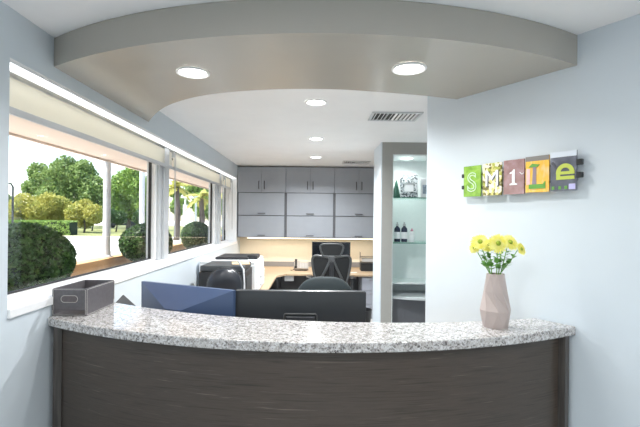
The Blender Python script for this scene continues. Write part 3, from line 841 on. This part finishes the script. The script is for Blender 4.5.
# ---------------------------------------------------------------- office: worktop, cabinets and equipment
DZ = .69
bm = B(); DF, DX = 6.55, -.53
prism(bm, [(XL + .004, 4.08), (DX, 4.08), (DX, DF - .25), (DX + .12, DF), (1.30, DF), (1.30, YB - .004), (XL + .004, YB - .004)], DZ - .03, DZ)
wt = thing('office_worktop', 'L-shaped wooden worktop along window wall and back wall', 'desk', (-.9, 6.9, 0))
obj('top', bm, M_oak, wt, world=True, bevel=.003)
obj('upstand', bx(XL + .006, 1.30, YB - .024, YB - .006, DZ, DZ + .085), M_splash, wt, world=True)
for q in ((XL + .02, DX - .03, 4.10, 4.13), (DX - .05, DX - .02, 6.9, 7.4)):
    obj('support_panel', bx(*q, 0, DZ - .031), M_cabdark, wt, world=True)
obj('modesty_panel', bx(XL + .01, 1.28, YB - .06, YB - .03, .1, DZ - .031), M_cabdark, wt, world=True)
# keyboard drawer box under the corner
tag(obj('junction_box', bx(DX + .10, DX + .24, DF + .06, DF + .16, DZ - .12, DZ - .031), M_greyplast), 'small pale grey box fixed under the worktop corner', 'box')

CF = 7.2
def cabinet(x0, x1, label):
    t = thing('wall_cabinet', label, 'cabinet', (x0, CF, 1.216), 0, 'grey wall cabinets over the back desk')
    zt, zm, zs, zb = CEIL - .015, 1.972, 1.585, 1.216
    w = x1 - x0
    bm = B(); box(bm, .001, w - .001, .022, YB - CF - .004, 0, zt - zb)
    obj('carcass', bm, M_cabdark, t)
    g = .003
    for k in (0, 1):
        a, b = (g, w / 2 - g / 2) if k == 0 else (w / 2 + g / 2, w - g)
        d = obj('door', bx(a, b, 0, .02, zm - zb + g, zt - zb - .006), M_cab, t, bevel=.0015)
        hx = (b - .045) if k == 0 else (a + .045)
        bm = B(); zc = .095
        tube(bm, [(hx, -.001, zm - zb + zc - .065), (hx, -.028, zm - zb + zc - .06), (hx, -.03, zm - zb + zc + .06), (hx, -.001, zm - zb + zc + .065)][0:4], .0068, 8)
        bmesh.ops.translate(bm, vec=(0, 0, .03), verts=bm.verts)
        obj('handle', bm, M_pull, d, smooth=60)
    for za, zb_ in ((zs, zm), (zb, zs)):
        d = obj('lift_door', bx(.022, w - .022, 0, .02, za - zb + .004, zb_ - zb - .008), M_cab, t, bevel=.0015)
        bm = B(); tube(bm, [(w * .5 - .06, -.001, za - zb + .035), (w * .5 - .055, -.026, za - zb + .035), (w * .5 + .055, -.026, za - zb + .035), (w * .5 + .06, -.001, za - zb + .035)], .0068, 8)
        obj('handle', bm, M_pull, d, smooth=60)
cw = .822
cabinet(XL + .004, XL + cw, 'grey two-door wall cabinet with lift-up fronts, next to the windows')
cabinet(XL + cw, XL + 2 * cw, 'grey two-door wall cabinet with lift-up fronts, middle of three')
cabinet(XL + 2 * cw, XL + 3 * cw, 'grey two-door wall cabinet with lift-up fronts, partly behind the wall column')
t = thing('under_cabinet_light', 'warm glowing strip light under the grey wall cabinets', 'lamp', (0, CF + .06, 1.216))
obj('housing', bx(-1.12, 1.15, CF + .03, CF + .085, 1.205, 1.2155), M_white, t, world=True)
obj('diffuser', bx(-1.11, 1.14, CF + .033, CF + .082, 1.196, 1.205), M_led, t, world=True)
area('strip_glow', (0, CF + .058, 1.192), 2.2, 3.4, (1, .86, .66), sy=.04)

def file_cabinet():
    t = thing('file_cabinet', 'pale grey drawer cabinet under the back desk, beside wall column', 'file cabinet', (.86, 6.70, 0))
    x0, x1, y0, y1 = .765, 1.16, 6.60, 7.1
    obj('body', bx(x0, x1, y0, y1, 0, DZ - .032), M_file, t, world=True, bevel=.003)
    for k in range(3):
        z0 = .03 + k * .205
        d = obj('drawer', bx(x0 + .008, x1 - .008, y0 - .018, y0 - .001, z0, z0 + .195), M_file, t, world=True, bevel=.002)
        bm = B(); tube(bm, [(x0 + .12, y0 - .018, z0 + .16), (x0 + .125, y0 - .04, z0 + .16), (x1 - .125, y0 - .04, z0 + .16), (x1 - .12, y0 - .018, z0 + .16)], .005, 8)
        obj('handle', bm, M_steel, d, world=True, smooth=60)
file_cabinet()
# waste bin beside it
bm = B(); lathe(bm, [(.11, .0005), (.14, .33), (.145, .335), (.135, .335), (.107, .01)], 24)
q = atY(371, 320, 5.0)
tag(obj('waste_bin', bm, M_black, loc=(.66, 5.72, 0), smooth=50), 'round black waste bin on floor before the drawer cabinet', 'bin')

# back desk screen behind the mesh chair
a, b = atY(312, 241, 7.12), atY(350.5, 241, 7.12)
t = thing('desktop_screen', 'black desktop screen on back desk behind the mesh chair', 'monitor', ((a.x + b.x) / 2, 7.12, DZ))
w = b.x - a.x; zt = 1.155 - DZ
bm = B(); upright(bm, [(x, y + zt - .205) for x, y in rrect(w, .41, .008)], 0, .03); obj('case', bm, M_black, t, bevel=.002)
obj('screen', bx(-w / 2 + .012, w / 2 - .012, -.0012, -.0002, zt - .40, zt - .012), M_screen, t)
obj('stand_neck', bx(-.03, .03, .031, .06, .008, .25), M_black, t); obj('stand_foot', bx(-.12, .12, -.06, .12, .0005, .0085), M_black, t, bevel=.003)
# telephone
q = atZ(300, 271, DZ)
t = thing('desk_phone', 'beige and grey desk telephone with buttons, left of mesh chair', 'telephone', (q.x, q.y + .1, DZ))
m = Matrix.Rotation(R(38), 4, 'X')
obj('base', bx(-.12, .12, -.09, .09, -.018, .018, m=Matrix.Translation((.015, 0, .083)) @ m), mat('phone_taupe', (.36, .32, .28), .5), t, bevel=.005)
obj('rest', bx(-.09, .11, -.06, .08, .0005, .03), M_black, t)
bm = B()
for i in range(5):
    for j in range(4): box(bm, -.02 + i * .026, -.002 + i * .026, -.075 + j * .03, -.055 + j * .03, .018, .023, m=Matrix.Translation((.015, 0, .083)) @ m)
obj('buttons', bm, M_stitch, t)
obj('display', bx(-.01, .105, .045, .082, .018, .021, m=Matrix.Translation((.015, 0, .083)) @ m), mat('phone_display', (.55, .48, .36), .2), t)
bm = B(); tube(bm, [Matrix.Translation((.015, 0, .083)) @ m @ Vector(p) for p in ((-.085, -.085, .04), (-.085, -.06, .036), (-.085, .06, .036), (-.085, .085, .04))], [.024, .016, .016, .024], 10)
obj('handset', bm, M_black, t, smooth=60)
bm = B(); tube(bm, [(-.09, -.07, .03), (-.13, -.09, .008), (-.16, -.05, .006), (-.14, -.01, .006)], .004, 6); obj('cord', bm, M_black, t, smooth=60)
# desk organiser at the right end
q = atZ(368.5, 271.5, DZ)
t = thing('desk_organizer', 'dark tiered desk organizer on back desk beside wall column', 'organizer', (q.x + .03, q.y + .14, DZ))
obj('box', bx(-.15, .15, -.12, .12, .0005, .13), M_black, t, bevel=.004)
obj('tray', bx(-.145, .145, -.10, .12, .14, .15), mat('smoked_acrylic', (.16, .13, .10), .15), t)
obj('tray', bx(-.145, .145, -.02, .12, .22, .23), MATS['smoked_acrylic'], t)
for s in (-1, 1): obj('side', bx(s * .147 - .003, s * .147 + .003, .0, .12, .131, .30), MATS['smoked_acrylic'], t)
tag(obj('paper_stack', bx(-.12, .12, -.09, .10, 0, .045), M_stitch, loc=(q.x + .03, q.y + .15, DZ + .151)), 'small stack of tan paper in the dark desk organizer', 'paper')
q = atZ(354, 273, DZ)
tag(obj('note_card', bx(-.05, .05, -.03, .03, 0, .004), M_prn, loc=(q.x, q.y + .035, DZ + .0005)), 'small white note card on back desk right of mesh chair', 'card')

# white printer
def printer_white():
    x0, x1, y0, y1, z1 = XL + .03, -.63, 4.72, 5.55, 1.055
    t = thing('printer', 'large white office printer on the worktop below the window', 'printer', ((x0 + x1) / 2, (y0 + y1) / 2, DZ))
    obj('body', bx(x0, x1, y0, y1, DZ + .0005, z1 - .03), M_prn, t, world=True, bevel=.012)
    obj('scanner_lid', bx(x0 + .005, x1 - .01, y0 + .005, y1 - .01, z1 - .028, z1), M_prn, t, world=True, bevel=.008)
    obj('document_feeder', bx(x0 + .12, x1 - .12, y0 + .25, y1 - .05, z1 + .001, z1 + .028), M_black, t, world=True, bevel=.01)
    obj('control_panel', bx(x1 - .14, x1 - .02, y0 + .3, y0 + .55, z1 + .001, z1 + .05, m=None), M_black, t, world=True, bevel=.01)
    for k in range(2):
        d = obj('paper_drawer', bx(x1 + .001, x1 + .012, y0 + .05, y1 - .05, DZ + .02 + k * .1, DZ + .11 + k * .1), M_prn, t, world=True, bevel=.003)
        obj('pull', bx(x1 + .012, x1 + .02, y0 + .32, y1 - .32, DZ + .06 + k * .1, DZ + .075 + k * .1), M_greyplast, d, world=True)
printer_white()
def printer_black():
    x0, x1, y0, y1, z1 = XL + .18, -.655, 4.14, 4.64, 1.075
    t = thing('laser_printer', 'black printer standing in front of the large white printer', 'printer', ((x0 + x1) / 2, (y0 + y1) / 2, DZ))
    obj('body', bx(x0, x1, y0, y1, DZ + .0005, z1 - .06), M_black, t, world=True, bevel=.01)
    obj('top_cover', bx(x0 + .01, x1 - .01, y0 + .01, y1 - .01, z1 - .058, z1), mat('printer_charcoal', (.05, .055, .06), .4), t, world=True, bevel=.012)
    obj('side_vent', bx(x1 + .0005, x1 + .006, y0 + .08, y1 - .08, DZ + .06, z1 - .12), MATS['printer_charcoal'], t, world=True, bevel=.002)
    obj('output_tray', bx(x0 + .08, x1 - .08, y0 - .012, y0 + .0, DZ + .1, DZ + .16), MATS['printer_charcoal'], t, world=True, bevel=.003)
printer_black()
bm = B(); box(bm, -.09, .09, -.13, .13, 0, .003)
o = obj('paper_sheet', bm, mat('tan_paper', (.55, .42, .26), .7), loc=(-.74, 4.40, 1.0765)); o.rotation_euler = (0, 0, R(12))
tag(o, 'tan sheet of paper lying on the black printer', 'paper')

# ---------------------------------------------------------------- niche shelves and what stands on them
M_edge = mat('green_glass_edge', (.10, .26, .20), .15)
def gshelf(z, label):
    bm = B(); box(bm, n0 + .0125, n1 - .0125, NY + .05, NB - .062, z - .012, z)
    o = tag(obj('glass_shelf', bm, M_shelfglass, loc=((n0 + n1) / 2, (NY + NB) / 2, z - .012), world=True), label, 'shelf', 'glass shelves in the lit niche')
    obj('front_edge', bx(n0 + .0125, n1 - .0125, NY + .046, NY + .0499, z - .012, z), M_edge, o, world=True)
    return o
z_a, z_b = 1.80, 1.278
gshelf(z_a, 'upper green-tinted glass shelf in the lit niche')
gshelf(z_b, 'lower green-tinted glass shelf in the niche, holding bottles')
lowz = .80
tag(obj('ledge_shelf', bx(n0 + .0125, n1 - .0125, NY + .16, NB - .062, lowz - .02, lowz), M_mint), 'pale solid shelf low in the niche, above grey curved top', 'shelf')
bm = B()
pts = [(n0 + .0125, NB - .062), (n1 - .0125, NB - .062), (n1 - .0125, NY - .02)] + [(n1 - .0125 + (n0 - n1 + .025) * u, NY - .02 - .05 * math.sin(math.pi * u) + .11 * u) for u in [k / 10 for k in range(1, 11)]]
prism(bm, pts, .62, .65)
tag(obj('curved_worktop', bm, mat('pale_grey_laminate', (.50, .53, .54), .4), bevel=.003), 'pale grey curved top at the bottom of the niche', 'worktop')
tag(obj('base_unit', bx(n0 + .0125, n1 - .0125, NY + .2, NB - .062, 0, .619), M_cabdark), 'dark base unit under the curved grey niche top', 'cabinet')
def bottle(px, z, h, r, body, capm, label, dy=.18):
    a = atY(px, 235, NY + dy)
    t = thing('pump_bottle', label, 'bottle', (a.x, NY + dy, z), 0, 'bottles on the lower niche shelf')
    bm = B(); lathe(bm, [(r * .92, .0005), (r, .006), (r, h * .62), (r * .85, h * .70), (r * .42, h * .76), (r * .42, h * .80)], 20); obj('body', bm, body, t, smooth=50)
    bm = B(); lathe(bm, [(r * 1.015, h * .16), (r * 1.015, h * .50)], 20, caps=False); obj('label', bm, M_ink['white'], t, smooth=50)
    bm = B(); lathe(bm, [(r * .5, h * .80), (r * .5, h * .90), (r * .25, h * .92), (r * .25, h)], 16); obj('cap', bm, capm, t, smooth=50)
navy = mat('navy_bottle', (.025, .035, .07), .25)
bottle(397.2, z_b, .235, .036, navy, M_greyplast, 'navy bottle with white label and grey top, left of the pair')
bottle(404.2, z_b, .235, .036, navy, M_greyplast, 'navy bottle with white label, between navy and white bottles')
bottle(411.8, z_b, .16, .032, M_prn, mat('pink_cap', (.6, .25, .35), .4), 'short white bottle with coloured cap at right end')
# picture, cone tree, second frame
a, b = atY(400.3, 195, NY + .2), atY(417.5, 195, NY + .2)
t = thing('picture_frame', 'silver mosaic picture frame standing on upper glass shelf', 'picture frame', ((a.x + b.x) / 2, NY + .2, z_a), R(-6))
w = b.x - a.x; h = .285
mm = Matrix.Rotation(R(-8), 4, 'X')
M_mosaic = ramp_noise('silver_mosaic', [(0, (.10, .12, .13)), (.3, (.34, .38, .40)), (.6, (.60, .64, .66))], 60, .25, kind='voronoi', constant=True)
bm = B(); iw, z0, z1 = w * .27, h * .26, h * .64
for q in ((-w / 2, w / 2, 0, z0), (-w / 2, w / 2, z1, h), (-w / 2, -iw, z0, z1), (iw, w / 2, z0, z1)): box(bm, q[0], q[1], -.01, .01, q[2] + .001, q[3] + .001, m=mm)
obj('frame', bm, M_mosaic, t); obj('print', bx(-iw, iw, -.003, .008, z0, z1, m=mm), M_prn, t)
bm = B(); box(bm, -.02, .02, .0, .006, 0, .2, m=Matrix.Translation((0, .122, .002)) @ Matrix.Rotation(R(22), 4, 'X')); obj('easel_leg', bm, M_black, t)
a = atY(396.3, 195, NY + .32)
bm = B(); lathe(bm, [(.052, .0005), (.050, .02), (.030, .12), (.012, .2), (.001, .235)], 18)
tag(obj('cone_ornament', bm, mat('deep_green_glitter', (.03, .10, .07), .35, var=.4, scale=120), loc=(a.x, a.y, z_a), smooth=50), 'dark green cone ornament on upper glass shelf left of frame', 'ornament')
a = atY(428, 195, NY + .22)
t = thing('photo_frame', 'pale frame with grey print at right end of upper shelf', 'picture frame', (a.x, NY + .22, z_a), R(4))
obj('frame', bx(-.085, .085, -.012, .012, .001, .24, m=mm), M_prn, t, bevel=.002); obj('print', bx(-.065, .065, -.0135, -.0125, .05, .16, m=mm), mat('grey_blue_print', (.30, .36, .44), .4, var=.4, scale=60), t)
bm = B(); box(bm, -.02, .02, .0, .006, 0, .17, m=Matrix.Translation((0, .112, .002)) @ Matrix.Rotation(R(22), 4, 'X')); obj('easel_leg', bm, M_black, t)
t = downlight(((n0 + n1) / 2 - .15, NY + .22), 2.277, 'round downlight in the top of the lit niche', 'niche light', 1.9, color=(.95, 1, .99))

# ---------------------------------------------------------------- outdoors
GZ = -.12
struct('ground', bx(-120, XL - .26, -40, 160, GZ - .2, GZ), M_concrete)
bm = B(); box(bm, -6.2, XL - .251, YF - 2, 16, CEIL - .045, CEIL + .3) if False else box(bm, -3.08, XL - .251, YF - 2, 16, 2.385, 2.62)
struct('roof_eave', bm, M_eave)
struct('roof_fascia', bx(-3.12, -3.081, YF - 2, 16, 2.36, 2.66), M_eave)
struct('planting_bed', bx(-2.98, XL - .251, YF, 16, GZ, .60), M_soil)
struct('low_wall', bx(-3.2, -2.981, YF, 16, GZ, .93), M_tan, bevel=.01)
bm = B()
q = -3.09
t = thing('porch_post', 'thick pale porch post rising from the tan wall to the eave', 'post', (q, 6.40, .93))
bm = B(); tube(bm, [(q, 6.40, .95), (q, 6.40, 2.36)], .052, 16); obj('shaft', bm, M_post, t, world=True, smooth=50)
bm = B(); lathe(bm, [(.085, .0005), (.085, .02), (.06, .03), (.058, .10)], 16); obj('base', bm, M_post, t, smooth=40)
a = atZ(141.5, 258, GZ)
t = thing('lamp_pole', 'slim white pole in the paved lot behind the second round shrub', 'pole', (a.x * .82, a.y * .82, GZ))
p_ = Vector((a.x * .82, a.y * .82, GZ))
bm = B(); tube(bm, [(0, 0, 0), (0, 0, 6.2)], .085, 12); obj('shaft', bm, M_post, t, smooth=50)
bm = B(); lathe(bm, [(.2, .0), (.2, .25), (.1, .3)], 14); obj('base', bm, M_concrete, t, smooth=40)

def leafcloud(bm, blobs, n, size, rnd, shell=.55, flat=1.0, align=0.0):
    tot = sum(b[3] ** 2 for b in blobs)
    for (x, y, z, r) in blobs:
        for _ in range(int(n * r * r / tot)):
            d = Vector((rnd.gauss(0, 1), rnd.gauss(0, 1), rnd.gauss(0, 1))).normalized()
            p = Vector((x, y, z)) + Vector((d.x, d.y, d.z * flat)) * r * (shell + (1 - shell) * rnd.random() ** .5)
            nn = (d * align + Vector((rnd.gauss(0, 1), rnd.gauss(0, 1), rnd.gauss(0, 1))).normalized()).normalized()
            e1 = nn.orthogonal().normalized(); e1 = Matrix.Rotation(rnd.uniform(0, 6.28), 3, nn) @ e1; e2 = nn.cross(e1)
            s = size * rnd.uniform(.6, 1.3)
            v = [bm.verts.new(p + e1 * s), bm.verts.new(p + e2 * s * .55), bm.verts.new(p - e1 * s), bm.verts.new(p - e2 * s * .55)]
            bm.faces.new(v)
def ball(bm, c, r, flat=1.0, seg=16):
    bmesh.ops.create_uvsphere(bm, u_segments=seg, v_segments=seg // 2, radius=1, matrix=Matrix.Translation(c) @ Matrix.Diagonal((r, r, r * flat, 1)))
def shrub(x, y, r, zc, flat, label, n=5000, seed=1):
    rnd = random.Random(seed)
    t = thing('round_shrub', label, 'shrub', (x, y, .60), 0, 'clipped round shrubs outside the windows')
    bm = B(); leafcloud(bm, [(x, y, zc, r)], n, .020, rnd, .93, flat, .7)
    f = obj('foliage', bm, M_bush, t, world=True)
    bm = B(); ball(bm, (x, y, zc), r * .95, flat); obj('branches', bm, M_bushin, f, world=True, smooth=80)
    bm = B(); tube(bm, [(x, y, .6), (x, y, zc - r * flat * .7)], .035, 8); obj('stem', bm, M_bark, t, world=True)
def shrub_at(x0, x1, yt, yb, X, label, n, seed):
    xc = (x0 + x1) / 2
    a, _ = ray(xc, (yt + yb) / 2); Y = X / a
    r = (x1 - x0) / 2 / F * Y * .985
    zt, zb = atY(xc, yt, Y).z, atY(xc, yb, Y).z
    shrub(X, Y, r, (zt + zb) / 2, (zt - zb) / 2 / r, label, n, seed)
shrub_at(-26, 70, 223.5, 298, -2.5, 'large round clipped shrub close outside the nearest window', 9000, 1)
shrub_at(120.5, 172, 223.5, 263, -2.6, 'round clipped shrub beside the window mullion, half in sunlight', 6000, 2)
shrub_at(181, 211.5, 221.5, 251, -2.6, 'farthest round clipped shrub, seen through the middle window', 4000, 3)

def tree(x, y, base, blobs, m, label, n, size, name='broadleaf_tree', cat='tree', trunk=.25, seed=0, group='trees across the road'):
    rnd = random.Random(seed)
    t = thing(name, label, cat, (x, y, base), 0, group)
    bm = B(); leafcloud(bm, blobs, n, size, rnd, .25)
    obj('foliage', bm, m, t, world=True)
    bm = B()
    zc = min(b[2] - b[3] * .3 for b in blobs)
    tube(bm, [(x, y, base), (x + .1, y, (base + zc) / 2), (x, y, zc + .4)], [trunk, trunk * .8, trunk * .6], 8)
    for b in blobs[:5]: tube(bm, [(x, y, zc), ((x + b[0]) / 2, (y + b[1]) / 2, (zc + b[2]) / 2), (b[0], b[1], b[2])], [trunk * .5, trunk * .35, .03], 6)
    obj('trunk', bm, M_bark, t, world=True, smooth=60)
def blobs_px(pts, Y, dy=.9, seed=0):
    rnd = random.Random(seed); out = []
    for px, py, pr in pts:
        yy = Y + rnd.uniform(-dy, dy); p = atY(px, py, yy); out.append((p.x, p.y, p.z, pr / F * yy))
    return out
def tree_px(px, pts, Y, m, label, n, size, **k):
    x = atY(px, 230, Y).x
    tree(x, Y, GZ, blobs_px(pts, Y, seed=k.get('seed', 0)), m, label, n, size, **k)
tree_px(62, [(62, 178, 18), (45, 183, 15), (82, 180, 17), (66, 166, 11), (38, 172, 10), (95, 192, 16), (60, 200, 22), (30, 188, 8), (84, 168, 9), (104, 200, 14)], 56, M_leaf_a, 'large spreading green tree behind the yellow shrubs', 20000, .20, trunk=.35, seed=3)
tree_px(128, [(126, 185, 15), (140, 190, 15), (118, 196, 14), (132, 174, 9), (146, 202, 14), (120, 208, 13), (136, 210, 12)], 50, M_leaf_c, 'light green tree right of the porch post', 14000, .18, trunk=.3, seed=4)
tree_px(105, [(100, 203, 15), (112, 202, 13), (90, 206, 12)], 64, M_leaf_a, 'dark green tree between big tree and light green tree', 6000, .22, seed=5)
tree_px(200, [(196, 186, 13), (214, 188, 14), (226, 200, 15), (206, 204, 15), (180, 206, 10), (176, 192, 7)], 52, M_leaf_c, 'light green tree behind the palms', 10000, .20, seed=6)
tree_px(-10, [(-12, 196, 16), (6, 204, 10)], 50, M_leaf_a, 'green tree at the left edge of the view', 3500, .22, seed=8)
gy = 'yellow shrubs along the road'
for i, (px, pts, lb) in enumerate((
    (24, [(24, 206, 13), (13, 212, 11), (35, 212, 11), (22, 218, 11), (8, 219, 8)], 'yellow leafed shrub at far left beneath the street lamp'),
    (52, [(48, 205, 13), (60, 208, 12), (40, 214, 11), (56, 218, 11)], 'tall yellow green shrub in front of the big tree'),
    (84, [(84, 210, 11), (75, 214, 10), (94, 214, 10), (85, 220, 9)], 'low yellow green shrub left of the porch post'))):
    tree_px(px, pts, (40, 43.5, 41)[i], M_leaf_b, lb, 6500, .13, name='flowering_shrub', cat='shrub', trunk=.1, seed=20 + i, group=gy)
for i, (px, pts, lb) in enumerate((
    (92, [(88, 218, 7), (96, 217, 7)], 'dark undergrowth shrub left of the thick porch post'),
    (116, [(112, 216, 7), (120, 218, 7)], 'dark undergrowth shrub right of the thick porch post'),
    (146, [(140, 217, 7), (150, 218, 7)], 'dark undergrowth shrub behind the slim white pole'))):
    tree_px(px, pts, 46 - 2 * i, M_bush, lb, 3000, .15, name='undergrowth_shrub', cat='shrub', trunk=.08, seed=60 + i, group='dark shrubs beyond the lot')
# clipped hedge
def hedge(xa, xb, Y, z1, label, seed):
    rnd = random.Random(seed); x0, x1 = atY(xa, 225, Y).x, atY(xb, 225, Y).x
    t = thing('clipped_hedge', label, 'hedge', ((x0 + x1) / 2, Y, GZ), 0)
    bm = B()
    for _ in range(3500):
        p = Vector((rnd.uniform(x0, x1), Y + rnd.uniform(-.6, .6), rnd.uniform(GZ, z1)))
        if rnd.random() < .5: p.z = z1 + rnd.uniform(-.08, .05)
        else: p.y = Y - .6 + rnd.uniform(-.06, .1)
        n_ = Vector((rnd.gauss(0, 1), rnd.gauss(0, 1), rnd.gauss(0, 1))).normalized(); e1 = n_.orthogonal().normalized(); e2 = n_.cross(e1); s = .11
        bm.faces.new([bm.verts.new(p + e1 * s), bm.verts.new(p + e2 * s * .6), bm.verts.new(p - e1 * s), bm.verts.new(p - e2 * s * .6)])
    f = obj('foliage', bm, M_leaf_c, t, world=True)
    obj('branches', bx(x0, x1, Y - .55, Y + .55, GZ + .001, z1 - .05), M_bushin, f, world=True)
hedge(-30, 74, 36, 1.04, 'long low clipped hedge on the far side of the lot', 31)
struct('lawn', bx(-80, 10, 35, 75, GZ, GZ + .03), M_grass)
# palms
def palm(px, py, Y, rad, label, seed):
    rnd = random.Random(seed); c = atY(px, py, Y)
    t = thing('palm_tree', label, 'palm', (c.x, Y, GZ), 0, 'palms by the road')
    bm = B(); tube(bm, [(c.x, Y, GZ), (c.x + .1, Y, (c.z + GZ) / 2), (c.x, Y, c.z)], [.22, .17, .14], 10); obj('trunk', bm, M_bark, t, world=True, smooth=60)
    for k in range(18):
        a_ = k * 2.4 + rnd.random(); el = R(rnd.uniform(-25, 70))
        d = Vector((math.cos(a_) * math.cos(el), math.sin(a_) * math.cos(el), math.sin(el)))
        bm = B(); s = Vector((-math.sin(a_), math.cos(a_), 0)); prev = None
        for i in range(9):
            u = i / 8; p = c + d * rad * u + Vector((0, 0, -rad * .55 * u * u)); w_ = rad * .16 * math.sin(math.pi * (u * .9 + .08)) * (1.4 if i % 2 else .7)
            row = [bm.verts.new(p - s * w_ + Vector((0, 0, -w_ * .6))), bm.verts.new(p), bm.verts.new(p + s * w_ + Vector((0, 0, -w_ * .6)))]
            if prev: bm.faces.new((prev[0], prev[1], row[1], row[0])); bm.faces.new((prev[1], prev[2], row[2], row[1]))
            prev = row
        obj('frond', bm, M_palm, t, world=True)
palm(177, 187, 30, 1.35, 'left palm with yellowish fronds, seen through the middle window', 41)
palm(201, 196, 28, 1.25, 'right palm with yellowish fronds, above the farthest shrub', 42)
palm(226, 188, 30, 1.2, 'palm seen through the far narrow window', 43)
# street lamp
a = atY(12.5, 230, 33)
t = thing('street_lamp', 'thin dark street lamp with a short arm at far left', 'street lamp', (a.x, 33, GZ))
zt = atY(12, 183, 33).z
bm = B(); tube(bm, [(0, 0, 0), (0, 0, zt - GZ - .3), (-.15, 0, zt - GZ - .05), (-.7, 0, zt - GZ)], .075, 8); obj('pole', bm, M_black, t, smooth=60)
obj('lamp_head', bx(-1.15, -.65, -.15, .15, zt - GZ - .10, zt - GZ + .06), M_black, t, bevel=.03)
# low white canopy across the road
a, b = atY(183, 197, 38), atY(197, 197, 38)
t = thing('shade_canopy', 'small white flat canopy on posts beyond the palms', 'canopy', ((a.x + b.x) / 2, 38, GZ))
obj('roof', bx(a.x, b.x, 37.4, 39, a.z - .12, a.z + .12), M_prn, t, world=True)
for x in (a.x + .15, b.x - .15): 
    bm = B(); tube(bm, [(x, 38.2, GZ), (x, 38.2, a.z - .12)], .09, 8); obj('post', bm, M_prn, t, world=True, smooth=50)
obj('sign_panel', bx((a.x + b.x) / 2 - .5, (a.x + b.x) / 2 + .1, 37.6, 37.7, 1.0, 2.6), M_prn, t, world=True)
# parked cars
def car(px, Y, paint, label, rz):
    a = atY(px, 222, Y)
    t = thing('parked_car', label, 'car', (a.x, Y, GZ + .05), rz, 'cars on the far street')
    prof = [(-2.2, .35), (-2.2, .75), (-1.9, .9), (-1.2, .95), (-.6, 1.42), (.9, 1.45), (1.6, 1.0), (2.15, .9), (2.2, .35)]
    bm = B(); upright(bm, prof, -.85, .85); obj('body', bm, paint, t, bevel=.06)
    bm = B(); upright(bm, [(-1.1, .98), (-.58, 1.36), (.85, 1.38), (1.4, 1.02)], -.87, .87); obj('windows', bm, M_screen, t)
    for x in (-1.4, 1.4):
        for y in (-.8, .8):
            bm = B(); tube(bm, [(x, y - .1, .32), (x, y + .1, .32)], .32, 16); obj('wheel', bm, M_black, t, smooth=50)
car(122, 58, mat('car_dark', (.05, .06, .08), .25), 'dark car parked on the street beneath the light green tree', R(8))

# ---------------------------------------------------------------- light
w = bpy.data.worlds.new('sky'); S.world = w; w.use_nodes = True
nt = w.node_tree; bg = nt.nodes['Background']
sk = nt.nodes.new('ShaderNodeTexSky'); sk.sky_type = 'NISHITA'; sk.sun_disc = False; sk.sun_elevation = R(58); sk.sun_rotation = R(-70); sk.dust_density = 1.0; sk.air_density = 1.0
nt.links.new(sk.outputs[0], bg.inputs[0]); bg.inputs[1].default_value = .26
sun = bpy.data.lights.new('sun', 'SUN'); sun.energy = 6.5; sun.angle = R(.6); sun.color = (1, .93, .83)
so = bpy.data.objects.new('sun', sun); C.objects.link(so); so.location = (-6, 0, 12)
dirn = Vector((-.45, -.25, .86))          # towards the sun
so.rotation_euler = dirn.to_track_quat('Z', 'Y').to_euler()

def portal(loc, rot, sx, sy):
    o = area('daylight_portal', loc, sx, 1, (1, 1, 1), rot, sy); o.data.cycles.is_portal = True
portal((-.15, YF - .05, 1.15), (R(90), 0, 0), 1.9, 2.3)
portal((GX - .06, (Y0 + Y1) / 2, 1.68), (R(90), 0, R(-90)), Y1 - Y0, 1.1)
# ---------------------------------------------------------------- camera
cam = bpy.data.cameras.new('camera'); co = bpy.data.objects.new('camera', cam); C.objects.link(co)
cam.sensor_width = 36; cam.lens = 36 * F / 640
cam.shift_x = 7 / 640; cam.shift_y = 4.5 / 640
cam.clip_start = .05; cam.clip_end = 500
co.location = (0, 0, CAMZ)
co.rotation_euler = (Matrix.Rotation(R(90), 3, 'X') @ Matrix.Rotation(ROLL, 3, 'Z')).to_euler()
S.camera = co
S.view_settings.view_transform = 'Standard'; S.view_settings.look = 'None'; S.view_settings.gamma = 1
S.view_settings.exposure = 0.72
S.cycles.use_denoising = True
S.cycles.max_bounces = 10; S.cycles.diffuse_bounces = 6; S.cycles.transparent_max_bounces = 16
S.cycles.sample_clamp_indirect = 6
